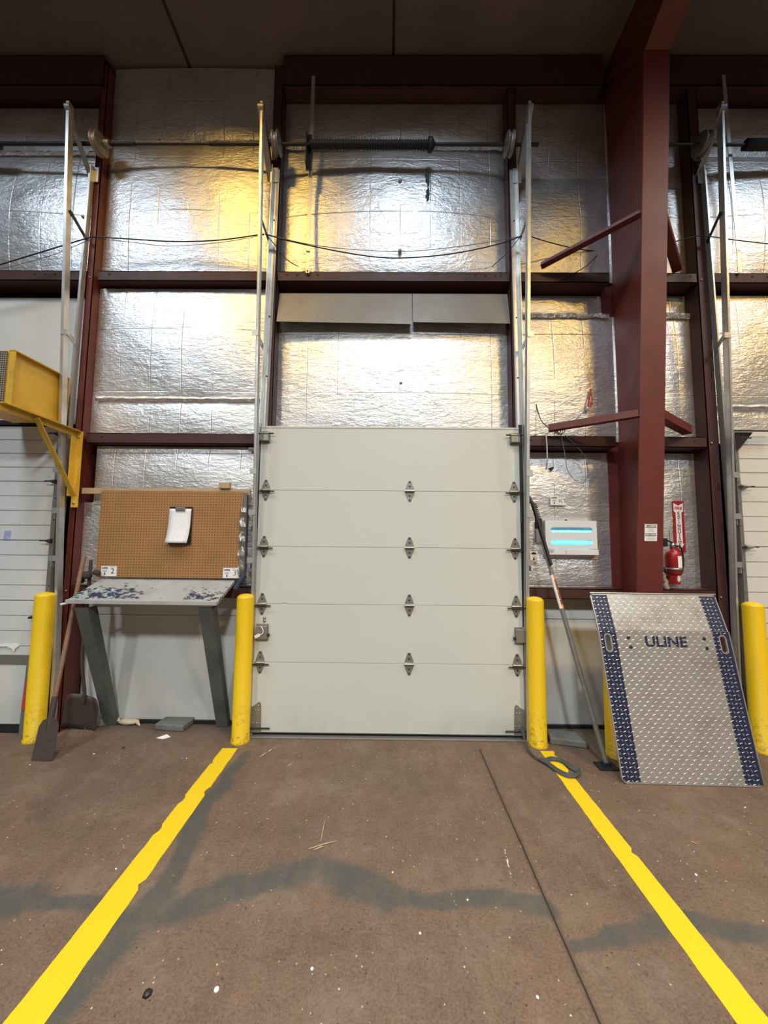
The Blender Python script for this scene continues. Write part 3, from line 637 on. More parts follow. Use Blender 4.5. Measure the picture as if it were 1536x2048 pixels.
# ---------------------------------------------------------------- yellow cabinet on its bracket
CX = -3.03
cg = thing('wall_fan_cabinet', 'open-sided yellow metal cabinet with perforated grille on a bracket', 'cabinet', (CX, -.2, 2.80))
c = [V((CX, -.44, 2.79)), V((CX, .05, 2.80)), V((CX, .05, 3.225)), V((CX, -.44, 3.235))]
m = MB(); m.hexa([c[0]-V((.0, 0, 0)), c[1], c[2], c[3], c[0]-V((.45, 0, 0)), c[1]-V((.45, 0, 0)), c[2]-V((.45, 0, 0)), c[3]-V((.45, 0, 0))]); m.build('body', m_ycage, cg)
def lip(a, b, w=.022): m_ = MB(); m_.hexa([a, a+V((.03, 0, 0)), a+V((.03, 0, 0)), a, b, b+V((.03, 0, 0)), b, b]); return m_
for y0, z0, y1, z1 in ((-.45, 3.235, .055, 3.232), (-.45, 2.785, .055, 2.79), (-.445, 2.79, -.445, 3.235), (.052, 2.79, .052, 3.23)):
    m = MB(); m.bar((CX+.02, y0, z0), (CX+.02, y1, z1), .006 if y0 != y1 else .05, .05 if False else .006, (0, 0, 1) if y0 != y1 else (0, 1, 0))
    if y0 != y1:
        m = MB(); m.bar((CX+.015, y0, z0), (CX+.015, y1, z1), .05, .008)
    m.build('flange', m_ybr, cg)
def perf():
    t = NT('perforated_grille'); sc_ = 55.0
    d = t.vor(sc_, rnd=0); c = t.mix(t.ss(d, .40, .34), (.30, .26, .2), (.008, .007, .006)); t.bump(t.ss(d, .40, .3, 1, 0), .5, .003); return t.out(c, .5, .4)
MB().box((CX-.44, -.452, 2.80), (CX-.02, -.444, 3.225)).build('grille', perf(), cg)
bk = thing('shelf_bracket', 'yellow triangular steel bracket carrying the cabinet', 'bracket', (-2.88, .1, 2.0))
XB = -2.90
top0, top1 = V((XB, .10, 2.735)), V((XB-.05, -.55, 2.765))
m = MB(); m.bar(top0, top1, .05, .006); m.bar(top0-V((.022, 0, .025)), top1-V((.022, 0, .025)), .006, .05); m.build('arm', m_ybr, bk)
m = MB(); m.box((XB-.03, .102, 2.02), (XB+.035, .108, 2.735)); m.box((XB-.03, .05, 2.02+.1), (XB-.024, .104, 2.735)); m.build('upright', m_ycage, bk, .001)
m = MB(); m.bar((XB+.02, .09, 2.13), (XB-.02, -.30, 2.72), .045, .008, (1, 0, 0)) if False else m.bar((XB+.0, .09, 2.13), (XB-.02, -.30, 2.73), .045, .008, (0, 1, .3)); m.build('diagonal_strut', m_ybr, bk)
bolts('bolt', [(XB, .102, 2.68), (XB, .102, 2.06)], [(0, -.01), (.011, -.01), (.011, 0)], 6, m_bolt, bk)

# ---------------------------------------------------------------- pegboard, desk
def peg():
    t = NT('brown_pegboard'); x, y, z = t.xyz(); f = lambda v: t.math('SUBTRACT', t.math('FRACT', t.math('DIVIDE', v, .0254)), .5)
    a, b = f(x), f(z); d = t.math('SQRT', t.math('ADD', t.math('MULTIPLY', a, a), t.math('MULTIPLY', b, b)))
    n = t.noise(3, 6, .65); c = t.mix(t.ss(n, .35, .75, 0, .6), (.36, .185, .068), (.26, .13, .05)); c = t.mix(t.ss(t.noise(9, 6, .75), .66, .72, 0, .6), c, (.08, .04, .02))
    c = t.mix(t.ss(d, .2, .14), c, (.02, .01, .005)); t.bump(t.ss(d, .17, .12, 1, 0), .3, .002); return t.out(c, .6, 0, .3)
PGY = .115
pa, pb = at(203, 981, PGY), at(480, 1157, PGY)
pg = thing('pegboard', 'brown perforated pegboard mounted above the sloped desk', 'pegboard', (pa.x, PGY, pb.z))
MB().box((pa.x, PGY, pb.z), (pb.x, PGY+.008, pa.z)).build('board', peg(), pg, .001)
m = MB(); q = at(480, 985, PGY); m.box((pb.x+.004, PGY+.002, pb.z-.03), (pb.x+.035, .15, pa.z-.01)); m.build('side_batten', worn('grey_painted_batten', (.16, .16, .15), .6), pg)
ra, rb = at(163, 976, .12), at(500, 992, .12)
o = MB().box((ra.x, .125, pa.z-.03), (rb.x, .148, pa.z+.025)).build('timber_rail', m_wood, None, .002); tag(o, 'pale timber rail carrying the top edge of the pegboard', 'rail')
p = at(450, 973, .12); o = MB().box((p.x-.05, .10, pa.z+.027), (p.x+.05, .145, pa.z+.085)).build('tape_roll_block', m_wood, None, .006); tag(o, 'small pale wood block on top of the timber rail', 'block')
# clipboard
A, B = at(334, 1017, .075), at(376, 1086, .09)
cb = thing('clipboard', 'clipboard of curling white sheets hung on the pegboard', 'clipboard', (A.x, .09, B.z))
MB().box((A.x+.01, .102, B.z-.015), (B.x+.02, .107, A.z+.02)).build('board', m_dark, cb, .004)
m = MB(); vs = []; nn = 14
for j in range(nn+1):
    for i in range(5):
        u, v = i/4, j/nn; x = A.x+(B.x-A.x)*u+.015*(v)+.004*math.sin(v*5); vs.append((x, .098-.035*(1-v)**2-.012*math.sin(u*PI)*(1-v), B.z+(A.z-B.z)*v))
m.add(vs, [(j*5+i, j*5+i+1, j*5+i+6, j*5+i+5) for j in range(nn) for i in range(4)], 0, True)
def papermat():
    t = NT('printed_sheet'); x, y, z = t.xyz(); r = t.math('FRACT', t.math('MULTIPLY', z, 95.0)); n = t.noise(130, 2, stretch=(1, 1, .3))
    l = t.math('MULTIPLY', t.math('GREATER_THAN', r, .55), t.ss(n, .5, .56)); return t.out(t.mix(t.math('MULTIPLY', l, .35), (.80, .79, .80), (.3, .3, .34)), .8)
o = m.build('paper_sheets', papermat(), cb); md = o.modifiers.new('s', 'SOLIDIFY'); md.thickness = .006
MB().box((A.x+.07, .085, A.z-.02), (A.x+.16, .097, A.z+.012)).build('clip', m_bolt, cb, .004)
# number cards
def card(x, y, z, w, h, num, label, sz=1.0, tilt=0):
    t = thing('number_card', label, 'card', (x, y, z), 'white cards with a down arrow and a number')
    M = wallf(x, y, z); m = MB(); m.poly([(-w/2, -h/2), (w/2, -h/2), (w/2, h/2), (-w/2, h/2)], M, .001)
    for q in ((-w*.40, 0, -w*.10, h*.05), (-w*.36, -h*.07, -w*.14, -h*.03), (w*.05, h*.38, w*.42, h*.42)): m.poly([(q[0], q[1]), (q[2], q[1]), (q[2], q[3]), (q[0], q[3])], M, .0014, 1)
    m.build('card', [m_white, m_grey], t)
    m = MB(); m.poly([(-w*.45, h*.22), (-w*.06, h*.20), (-w*.06, h*.36), (-w*.2, h*.42), (-w*.45, h*.34)], M, .0016); m.build('logo', m_grey, t)
    ax = -w*.25; m = MB(); m.poly([(ax, -h*.42), (ax+w*.06, -h*.28), (ax+w*.025, -h*.28), (ax+w*.025, -h*.12), (ax-w*.025, -h*.12), (ax-w*.025, -h*.28), (ax-w*.06, -h*.28)], M, .0016); m.build('arrow', m_ink, t)
    if num in '23': text('number', num, h*.75, M @ Matrix.Translation((w*.24, -h*.02, .0016)), m_grey if num == '3' else m_ink, t)
    else:
        m = MB()
        for st in (((.08, .18), (.07, -.02), (.10, -.2)), ((.27, .16), (.20, .12), (.18, -.1), (.24, -.18), (.30, -.16)), ((.33, .14), (.46, .17), (.45, -.02), (.48, -.22))):
            m.tube([M @ V((a*w, b*h, .002)) for a, b in st], .0022*sz, 6)
        m.build('handwriting', m_ink, t)
    return t
p = at(218, 1142, PGY); card(p.x, PGY-.0015, p.z, .145, .092, '2', 'white arrow card numbered 2 at the pegboard\'s lower left corner')
p = at(462, 1146, PGY); card(p.x, PGY-.0015, p.z, .145, .092, '3', 'white arrow card numbered 3 at the pegboard\'s lower right corner')
p = at(1116, 1001, .27); card(p.x, .272, p.z, .145, .088, 'lct', 'white arrow card with handwriting on foil above the fly trap')
p = at(1066, 1113, .27); m = MB(); M = wallf(p.x, .285, p.z); m.poly([(-.022, -.05), (.05, -.05), (.05, .05), (-.022, .05)], M, .001); o = m.build('arrow_card', m_white); tag(o, 'partly hidden white arrow card left of the fly trap', 'card')
MB().poly([(.012, -.04), (.024, -.025), (.017, -.025), (.017, -.01), (.007, -.01), (.007, -.025), (0, -.025)], M, .002).poly([(-.01, .02), (.04, .02), (.035, .035), (.01, .04), (-.01, .033)], M, .002).build('arrow', m_ink, o)
# desk
def desk_mat():
    t = NT('chipped_grey_desk_paint'); x, y, z = t.xyz(); n = t.noise(26, 6, .75, stretch=(.55, 1, 1)); b = t.noise(5, 4)
    fr = t.ss(y, -.02, -.17); lft = t.math('MAXIMUM', t.math('MULTIPLY', t.ss(x, .12, -.12), fr), t.math('MULTIPLY', t.math('MULTIPLY', t.ss(x, .28, .42), fr), .8)); lft = t.math('MULTIPLY', lft, t.ss(y, -.243, -.225))
    k = t.math('ADD', n, t.math('MULTIPLY', lft, .16)); chip = t.ss(k, .625, .645); c = t.mix(t.ss(b, .3, .7), (.34, .345, .335), (.29, .29, .275))
    blue = t.mix(t.ss(t.noise(60, 3), .5, .6), (.025, .03, .075), (.02, .02, .025)); aq = t.ss(t.noise(30, 4, vec=t.vm('ADD', t.co, (2, 2, 2)).outputs[0]), .56, .60)
    blue = t.mix(t.math('MULTIPLY', aq, t.ss(x, -.1, -.3)), blue, (.30, .52, .50)); c = t.mix(chip, c, blue); t.bump(chip, .3, .002); return t.out(c, .5)
dk = thing('wall_desk', 'grey sloping wall desk with chipped paint and two slanted legs', 'desk', (-2.07, .1, 0))
zbk, zft = 1.405, 1.19; YB, YF = .14, -.15; XA, XBk = -2.70, -1.43
pA, pB, pC, pD = at(205, 1156, YB), at(470, 1160, YB), at(435, 1203, YF), at(135, 1199, YF)
th = V((0, .01, -.028))
m = MB(); m.hexa([pD+th, pC+th, pC, pD, pA+th, pB+th, pB, pA]); m.build('desk_top', desk_mat(), dk, .003)
m_lip = worn('grey_lip_paint', (.38, .385, .37), .5); m_leg = worn('dark_grey_leg_paint', (.10, .11, .105), .5, 0, (.03, .03, .03), .6, 4)
m = MB(); m.bar(pD+V((0, -.012, -.014)), pC+V((0, -.012, -.014)), .024, .034); m.build('front_lip', m_lip, dk, .003)
for (x0, x1, xs) in ((150, 180, -2.60), (398, 425, -1.55)):
    a = at((x0+x1)/2, 1215, YF+.03); b = V((a.x+.015, .29, 0)); m = MB()
    a.z += .0; d = b-a
    m.hexa([b+V((-.055, -.02, 0)), b+V((.055, -.02, 0)), b+V((.055, .0, 0)), b+V((-.055, .0, 0)), a+V((-.055, -.02, 0)), a+V((.055, -.02, 0)), a+V((.055, .0, 0)), a+V((-.055, .0, 0))])
    m.hexa([b+V((.035, -.0, 0)), b+V((.055, -.0, 0)), b+V((.055, .035, 0)), b+V((.035, .035, 0)), a+V((.035, -.0, 0)), a+V((.055, -.0, 0)), a+V((.055, .09, 0)), a+V((.035, .09, 0))])
    m.build('leg', m_leg, dk, .003)
o = MB().tube(spline([at(122, 1209, -.12), at(135, 1206, -.12), at(145, 1204, -.10)], 3), .010, 8).build('rolled_paper', m_white); tag(o, 'small white roll poking out at the desk\'s left corner', 'paper')
# rags and bottle tucked behind desk end
p = at(480, 1165, .12); m = MB()
o = MB().tube([at(470, 1178, .05), at(489, 1150, .08)], .022, 12).build('spray_bottle', worn('dark_blue_plastic', (.03, .04, .09), .35)); tag(o, 'dark blue bottle lying behind the right end of the desk', 'bottle')
m = MB(); p0 = at(486, 1015, .10); p1 = at(480, 1150, .10)
vs = []; 
for k in range(15):
    u = k/14; c_ = p0.lerp(p1, u); wdt = .02+.012*math.sin(k*2.1)
    vs += [c_+V((-wdt, .01*math.sin(k*1.7), 0)), c_+V((0, -.02+.01*math.cos(k*2.3), 0)), c_+V((wdt, .01, 0))]
m.add(vs, [(3*k+i, 3*k+i+1, 3*k+4+i, 3*k+3+i) for k in range(14) for i in (0, 1)]); o = m.build('torn_foil_strip', m_tape); md = o.modifiers.new('s', 'SOLIDIFY'); md.thickness = .002
tag(o, 'torn silver foil strip hanging right of the pegboard', 'foil')
m = MB()
for k, (px, py, r) in enumerate(((170, 1150, .05), (192, 1145, .035), (158, 1160, .04))):
    c_ = at(px, py, .07); m.lathe(c_-V((0, 0, r*.7)), [(0, 0), (r*.8, r*.15), (r, r*.6), (r*.7, r*1.2), (0, r*1.4)], 10, (.2, .1, 1))
o = m.build('glove_bundle', worn('dark_cloth', (.035, .03, .028), .85)); tag(o, 'dark bundle of gloves wedged beside the red jamb post', 'gloves')

# ---------------------------------------------------------------- shovels
m_hand = worn('worn_wood_handle', (.24, .135, .075), .6, 0, (.09, .05, .03), .6, 12, .2)
m_rust = worn('rusty_blade', (.085, .062, .055), .6, .3, (.045, .028, .02), .7, 9, .3)
sv = thing('floor_scraper', 'long wooden handled scraper with flat dark blade, leaning left of desk', 'shovel', (-2.7, -.26, 0))
top = at(168, 1112, .06); foot = fl(84, 1522); d = (top-foot).normalized(); sk = foot+d*.42; b0_ = foot+d*.29
MB().tube([foot+d*.33, foot+d*.8, top], [.016, .017, .017], 12).build('handle', m_hand, sv)
xa = V((1, -.05, 0)); xa = (xa-d*xa.dot(d)).normalized(); Mb = frame(foot, xa, d)
m = MB(); m.poly([(-.085, 0), (.085, 0), (.083, .24), (.06, .285), (.022, .30), (-.022, .30), (-.06, .285), (-.083, .24)], Mb, .005); m.build('blade', m_rust, sv, .001)
MB().tube([foot+d*.2-Mb.col[2].to_3d()*.0, foot+d*.3, foot+d*.46], [.010, .022, .021], 12).build('socket', m_rust, sv)
MB().tube([foot+d*.98, foot+d*1.0, foot+d*1.1], .0185, 12).build('paint_splash', m_white, sv) if False else None
s2 = thing('coal_shovel', 'rusty square shovel standing behind the left desk leg', 'shovel', (-2.7, .1, 0))
f0 = fl(158, 1460); tp = at(182, 1120, .10); bl = at(170, 1385, .12)
dd = (bl-f0).normalized(); xa = V((1, .0, .1)); xa = (xa-dd*xa.dot(dd)).normalized(); Mb = frame(f0, xa, dd)
m = MB(); vs = []; H_ = .34
for j in range(7):
    for i in range(9):
        u, v = i/8-.5, j/6; ww = .30-(.05*max(0, v-.8)/.2); vs.append(Mb @ V((u*ww, v*H_, .03*(abs(u)*2)**3-.01)))
m.add(vs, [(j*9+i, j*9+i+1, j*9+i+10, j*9+i+9) for j in range(6) for i in range(8)], 0, True); o = m.build('blade', m_rust, s2); md = o.modifiers.new('s', 'SOLIDIFY'); md.thickness = .004
e0 = Mb @ V((0, H_, 0)); MB().tube(spline([Mb @ V((0, H_*.8, .0)), e0+V((0, 0, .02)), at(165, 1340, .10), at(165, 1300, .1), at(177, 1180, .1), tp], 6), .014, 10).build('handle', m_rust, s2)

# ---------------------------------------------------------------- things on the floor, left
m_slab = worn('grey_concrete_block', (.16, .16, .15), .8, 0, (.06, .05, .04), .5, 6, .4)
def slab(px, py, w, dpt, h, rot, label, name='wheel_chock'):
    c_ = fl(px, py); m = MB(); cr, sr = math.cos(rot), math.sin(rot)
    q = [V((c_.x+cr*a-sr*b, c_.y+sr*a+cr*b, z)) for z in (0, h) for a, b in ((-w/2, -dpt/2), (w/2, -dpt/2), (w/2, dpt/2), (-w/2, dpt/2))]
    m.hexa([q[0], q[1], q[2], q[3], q[4], q[5], q[6], q[7]]); o = m.build(name, m_slab, None, .012, 3); tag(o, label, 'block', 'flat grey blocks on the floor'); return o
slab(351, 1452, .28, .19, .055, -.12, 'flat grey block on the floor between the desk legs', 'paver_block')
slab(196, 1449, .18, .13, .06, .5, 'grey block beside the left desk leg', 'paver_block')
slab(1133, 1483, .30, .17, .055, -.22, 'flat grey block behind the right centre bollard', 'paver_block')
c_ = fl(329, 1473); o = MB().poly([(-.055, -.03), (.01, -.045), (.06, -.01), (.0, .035)], Matrix.Translation((c_.x, c_.y, .0005)), .002).build('paper_scrap', m_white); tag(o, 'white scrap of paper on the floor before the grey block', 'paper')
m = MB(); vs = []; c_ = fl(256, 1449); 
for j in range(7):
    for i in range(16):
        a = 2*PI*i/16; ph = PI*j/6; r = 1+.35*noise.noise(V((math.cos(a)*2, math.sin(a)*2, ph*2))); vs.append(c_+V((.10*r*math.cos(a)*math.sin(ph), .035*r*math.sin(a)*math.sin(ph), .026+.026*math.cos(ph)*r)))
m.add(vs, [(j*16+i, j*16+(i+1) % 16, (j+1)*16+(i+1) % 16, (j+1)*16+i) for j in range(6) for i in range(16)], 0, True)
m.tube([c_+V((-.09, .0, .03)), c_+V((-.11, .01, .07))], [.02, .006], 8); m.tube([c_+V((.08, 0, .03)), c_+V((.13, -.03, .006))], [.02, .006], 8)
o = m.build('crumpled_rag', worn('cream_cloth', (.6, .52, .38), .9, 0, (.25, .18, .1), .5, 12, .6, 40)); tag(o, 'crumpled cream rag on the floor by the left desk leg', 'rag')
for k, (a, b, l) in enumerate((((617, 1698), (672, 1682), 'pale wood splinter lying across the floor before the door'), ((628, 1700), (650, 1692), 'shorter pale splinter lying beside the longer one'), ((641, 1684), (650, 1640), 'very thin straw standing out above the splinters'),
                              ((1382, 1683), (1394, 1688), 'tiny white sliver on the floor right of the yellow line'), ((1180, 1580), (1186, 1583), 'tiny white chip beside the right yellow line'))):
    p, q = fl(*a, .004), fl(*b, .004); m = MB().tube([p, p.lerp(q, .5)+V((0, .002, .001)), q], [.002, .0035, .0015], 6); o = m.build('wood_splinter', m_wood); tag(o, l, 'splinter', 'wood splinters on the floor')
rnd = random.Random(3)
chips = [(247, 1496, .012, 1, 'dark clump of dirt on the floor in front of the left desk leg'), (188, 1508, .008, 0, 'pale chip on the floor just right of the scraper blade'), (373, 1517, .006, 0, 'pale chip on the floor in front of the white paper scrap'),
    (60, 1530, .006, 0, 'pale chip on the floor just left of the scraper blade'), (433, 1980, .012, 0, 'largest white chip in the foreground between the yellow lines'), (624, 1938, .008, 0, 'white chip in the foreground right of the largest white chip'),
    (840, 1867, .007, 0, 'white chip on the floor below the blue-grey stain'), (295, 1988, .018, 1, 'dark clump of dirt in the foreground beside the left yellow line'), (232, 1738, .006, 0, 'pale chip just left of the left yellow line, middle of its run'),
    (1075, 1995, .007, 0, 'white chip in the foreground just left of the dark floor joint'), (785, 1745, .006, 0, 'small pale chip right of the splinters, above the stain'), (935, 1800, .006, 0, 'small pale chip lying in the blue-grey stain'),
    (1490, 1615, .006, 0, 'pale chip on the floor in front of the dock plate'), (1392, 1750, .008, 0, 'pale chip on the floor right of the right yellow line')]
for x, y, r, dark, l in chips:
    m = MB(); m.lathe(fl(x, y), [(0, 0), (r, .0008), (r*.7, r*.5), (0, r*.6)], 6)
    o = m.build('debris_chip', m_dark if dark else m_white); tag(o, l, 'debris', None if dark else 'pale debris chips on the floor')

# ---------------------------------------------------------------- strap at right bollard
m_strap = plain('grey_black_webbing', (.045, .05, .052), .7)
P = [at(1044, 1452, .07), at(1049, 1478, .03)] + [fl(x, y, .022) for x, y in ((1062, 1505), (1084, 1520), (1104, 1517), (1124, 1521), (1142, 1534), (1157, 1541), (1153, 1549), (1136, 1550), (1116, 1541), (1097, 1527), (1078, 1517))]
pts = spline(P, 6); ups = []
for k, p in enumerate(pts): a = k/len(pts)*7; ups.append(V((math.sin(a)*.8, -.6, .7 if k > 8 else .1)))
o = MB().ribbon(pts, .03, .005, ups).build('pull_strap', m_strap); tag(o, 'grey webbing pull strap trailing over the right yellow line', 'strap')
# ---------------------------------------------------------------- cargo bar
cbar = thing('cargo_bar', 'long grey steel cargo bar with orange label leaning against wall', 'bar', fl(1212, 1525))
f_ = fl(1212, 1526, .03); hi = at(1063, 1006, .09); j1 = f_.lerp(hi, .56); j2 = f_.lerp(hi, .76)
m_bar = worn('grey_steel_tube', (.25, .25, .235), .42, .5, (.1, .07, .04), .5, 7)
MB().tube([f_, f_.lerp(hi, .70)], .019, 16).build('lower_tube', m_bar, cbar); MB().tube([f_.lerp(hi, .55), f_.lerp(hi, .84)], .0155, 14).build('upper_tube', m_bar, cbar)
m = MB(); m.box((f_.x-.075, f_.y-.05, .0), (f_.x+.075, f_.y+.05, .014)); m.box((f_.x-.03, f_.y-.02, .012), (f_.x+.03, f_.y+.02, .04)); m.build('foot_pad', m_black, cbar, .004)
ax = (hi-f_).normalized()
m = MB(); q0, q1 = f_.lerp(hi, .73), f_.lerp(hi, 1.0); off = V((-.03, -.01, .0)); m.bar(q0+V((.004, -.02, 0)), q1+V((-.0, -.02, 0)), .022, .045, (0, 1, 0)); m.build('ratchet_handle', m_black, cbar, .004)
m = MB(); 
for k in range(9): c_ = f_.lerp(hi, .93+.008*k)+V((.026, -.015, 0)); m.box(c_-V((.01, .012, .005)), c_+V((.01, .012, .005)))
m.box(f_.lerp(hi, .9)-V((.02, .02, .03)), f_.lerp(hi, .9)+V((.03, .02, .06))); m.build('ratchet_rack', m_dark, cbar, .002)
MB().tube([hi, hi+ax*.07], [.02, .006], 10).build('tip', m_black, cbar)
m_or = worn('orange_label', (.75, .20, .035), .5, 0, (.7, .6, .5), .25, 14)
def tl(t): return f_.lerp(hi, t)
ta = [k for k in (.555, .69)]
m = MB(); n = 24; lx = ax.cross(V((0, -1, 0))).normalized(); ly = lx.cross(ax)   # ly points towards room
if ly.y > 0: ly = -ly
vs = []
for e in ta:
    for k in range(n+1):
        a = math.radians(-95+190*k/n); vs.append(tl(e)+(lx*math.sin(a)+ly*math.cos(a))*.0196)
m.add(vs, [(k, k+1, n+2+k, n+1+k) for k in range(n)], 0, True)
for i_, f in enumerate(m.f): m.m[i_] = 1 if i_ < 11 else 0
o = m.build('label', [m_or, m_white], cbar)
side = lx if lx.x > 0 else -lx
Mt = Matrix((-ax, (side*1.0), ((-ax).cross(side)))).transposed().to_4x4()
nrm = (-ax).cross(side)
if nrm.y > 0: Mt = Matrix((-ax, -side, (-ax).cross(-side))).transposed().to_4x4(); 
nn_ = Mt.col[2].to_3d(); Mt.translation = tl(.62)+nn_*.0197+side*.004
text('lettering', 'LOCKING CARGO BAR', .026, Mt, m_ink, cbar, .001, .78, .0006)

# ---------------------------------------------------------------- dock plate (aluminium tread plate)
m_al = worn('dirty_tread_aluminium', (.46, .43, .39), .42, .55, (.13, .10, .075), .75, 3, .2, 80)
m_lug = worn('bright_tread_lugs', (.66, .64, .60), .33, .7, (.3, .25, .2), .4, 3, .05)
m_blue = worn('navy_blue_paint', (.012, .019, .055), .5, 0, (.01, .012, .03), .5, 6, .1)
m_edge = plain('bare_aluminium_edge', (.6, .6, .58), .35, .8)
dp = thing('dock_plate', 'bent aluminium tread dock plate with navy side stripes leaning right', 'dock plate', (2.22, -.46, 0))
BL, BR = V((1.722, -.455, .004)), V((2.722, -.478, .004)); TL_, TR_ = V((1.669, -.31, 1.055)), V((2.668, -.325, 1.052)); UL, UR = V((1.664, -.215, 1.325)), V((2.672, -.225, 1.322))
TH = .012; W_ = 1.0
def sect(o_, xr, yt, L, bottom, top):
    M = frame(o_, xr, yt); Z = M.col[2].to_3d(); return M
Ml = frame(BL, BR-BL, TL_-BL); Ll = (TL_-BL).length; shear_l = (TL_-BL).dot(Ml.col[0].to_3d())
Mu = frame(TL_, TR_-TL_, UL-TL_); Lu = (UL-TL_).length; shear_u = (UL-TL_).dot(Mu.col[0].to_3d())
def shape(M, L, sh, slots, name, corner=0, top=False):
    M = M @ Matrix.Translation((0, 0, 0)); f = lambda x, y: (x+sh*y/L, y)
    r = .03
    if corner: out_ = [(0, L), (0, r), (r*.3, r*.3), (r, 0), (W_-r, 0), (W_-r*.3, r*.3), (W_, r), (W_, L)]
    elif top: out_ = [(0, 0), (W_, 0), (W_, L-.02), (W_-.02, L), (.02, L), (0, L-.02)]
    else: out_ = [(0, 0), (W_, 0), (W_, L), (0, L)]
    loops = [[f(*q) for q in out_]]+[[f(*q) for q in s_] for s_ in slots]
    return outline(name, loops, M @ Matrix.Translation((0, 0, -TH)), TH, m_al, dp)
sl = [rrect(.045, Ll-.155, .085, Ll-.035, .019), rrect(W_-.082, Ll-.155, W_-.042, Ll-.035, .019)]
shape(Ml, Ll, shear_l, sl, 'lower_plate', 1); shape(Mu, Lu, shear_u, [], 'bent_lip', 0, True)
def stripe(M, L, sh, x0, x1, slot):
    f = lambda x, y: (x+sh*y/L, y); a, b = (.012, L-.002)
    if L < .5: a, b = 0, L-.012
    loops = [[f(x0, a), f(x1, a), f(x1, b), f(x0, b)]]
    if slot: loops.append([f(*q) for q in slot])
    return outline('painted_stripe', loops, M, .0008, m_blue, dp)
SW = .132
stripe(Ml, Ll, shear_l, .008, SW, rrect(.036, Ll-.165, .094, Ll-.025, .026)); stripe(Ml, Ll, shear_l, W_-SW, W_-.008, rrect(W_-.091, Ll-.165, W_-.033, Ll-.025, .026))
stripe(Mu, Lu, shear_u, .008, SW, None); stripe(Mu, Lu, shear_u, W_-SW, W_-.008, None)
def lugs(M, L, sh, name):
    m = MB(); P_ = .0295; nx, ny = int(W_/P_), int(L/P_)
    for j in range(ny):
        for i in range(nx):
            x, y = (i+.6)*P_, (j+.55)*P_
            s_ = 1 if (i+j) % 2 else -1
            inl = (.036 < x < .094 or W_-.091 < x < W_-.033) and L > .5 and L-.165 < y < L-.025
            if inl or x > W_-.012: continue
            a = math.radians(20 if s_ > 0 else -62)+.0; ca, sa = math.cos(a), math.sin(a); hl, hw = .0148, .0042
            q = []
            for u, v, z in ((-hl, 0, 0), (0, -hw, 0), (hl, 0, 0), (0, hw, 0), (-hl*.55, 0, .0024), (hl*.55, 0, .0024)):
                q.append(M @ V((x+sh*y/L+u*ca-v*sa, y+u*sa+v*ca, z+.0006)))
            m.add(q, [(0, 1, 5, 4), (1, 2, 5), (2, 3, 4, 5), (3, 0, 4)])
    return m.build(name, m_lug, dp)
lugs(Ml, Ll, shear_l, 'tread_lugs'); lugs(Mu, Lu, shear_u, 'tread_lugs')
text('stencil_lettering', 'ULINE', .105, Ml @ Matrix.Translation((.50+shear_l*.9, Ll-.085, .0009)), m_blue, dp, .0008, 1.12, .003)
for x, y in ((.225, .055), (.235, .125), (.80, .055), (.81, .125)):
    c_ = Ml @ V((x+shear_l, Ll-y, .0)); m = MB(); m.lathe(c_, [(0, .002), (.013, .002), (.014, 0)], 16, Ml.col[2].to_3d()); m.build('bolt_hole', m_black, dp)
m = MB().bar(UL+V((0, 0, .003)), UR+V((0, 0, .003)), .014, .012, (0, 0, 1)); m.build('top_edge', m_edge, dp, .003)

# ---------------------------------------------------------------- fly trap, signs, extinguisher
FY = .24
a, b = at(1090, 1041, FY), at(1197, 1110, FY)
ft = thing('fly_trap', 'white insect light trap with two glowing blue tubes on foil wall', 'insect trap', (a.x, FY, b.z))
Wf, Hf = b.x-a.x, a.z-b.z; M = wallf(a.x, FY, b.z)
m_fw = plain('white_enamel_case', (.75, .76, .77), .35)
s1, s2_ = Hf*.27, Hf*.73
outline('case_front', [[(0, Hf*.17), (Wf*.985, Hf*.17), (Wf*.98, Hf), (0, Hf)], rrect(.05, s2_-.024, Wf-.05, s2_+.024, .0239), rrect(.05, Hf*.36-.024, Wf-.05, Hf*.36+.024, .0239)], M @ Matrix.Translation((0, 0, 0)), .003, m_fw, ft)
m = MB().box((a.x, FY, b.z+Hf*.17), (a.x+.003, FY+.07, a.z)).box((a.x+Wf*.98, FY, b.z+Hf*.17), (a.x+Wf*.983, FY+.07, a.z)).box((a.x, FY, a.z-.003), (a.x+Wf*.98, FY+.07, a.z)).box((a.x, FY+.067, b.z), (a.x+Wf, FY+.07, a.z))
for i in range(22):
    for z in (.57, .60, .50): m.lathe((a.x+.06+(Wf-.12)*i/21, FY-.0, b.z+Hf*z), [(0, -.0012), (.0035, -.0012), (.0035, 0)], 8, (0, 1, 0), 1)
m.build('case_body', [m_fw, m_grey], ft)
m = MB().box((a.x, FY-.006, b.z), (a.x+Wf, FY+.068, b.z+Hf*.155))
for q in ((.02, .02, .07, .025), (.02, .03, .07, .035), (.015, .042, .08, .047)): m.poly([(q[0], q[1]), (q[2], q[1]), (q[2], q[3]), (q[0], q[3])], M, .0068, 1)
m.build('drawer', [m_fw, m_grey], ft)
def em(name, c_, s_): t = NT(name); return t.out(c_, .4, em=c_, es=s_)
MB().tube([(a.x+.04, FY+.022, b.z+Hf*.36), (a.x+Wf-.04, FY+.022, b.z+Hf*.36)], .016, 12).build('lit_tube', em('cyan_tube', (.12, .85, .95), 2.6), ft)
MB().tube([(a.x+.04, FY+.032, b.z+s2_-.016), (a.x+Wf-.04, FY+.032, b.z+s2_-.016)], .013, 12).build('lit_tube', em('blue_tube', (.25, .70, .95), 1.6), ft)
text('pen_mark', '2', .035, M @ Matrix.Translation((Wf*.38, Hf*.07, .0065)), m_grey, ft, .0004)
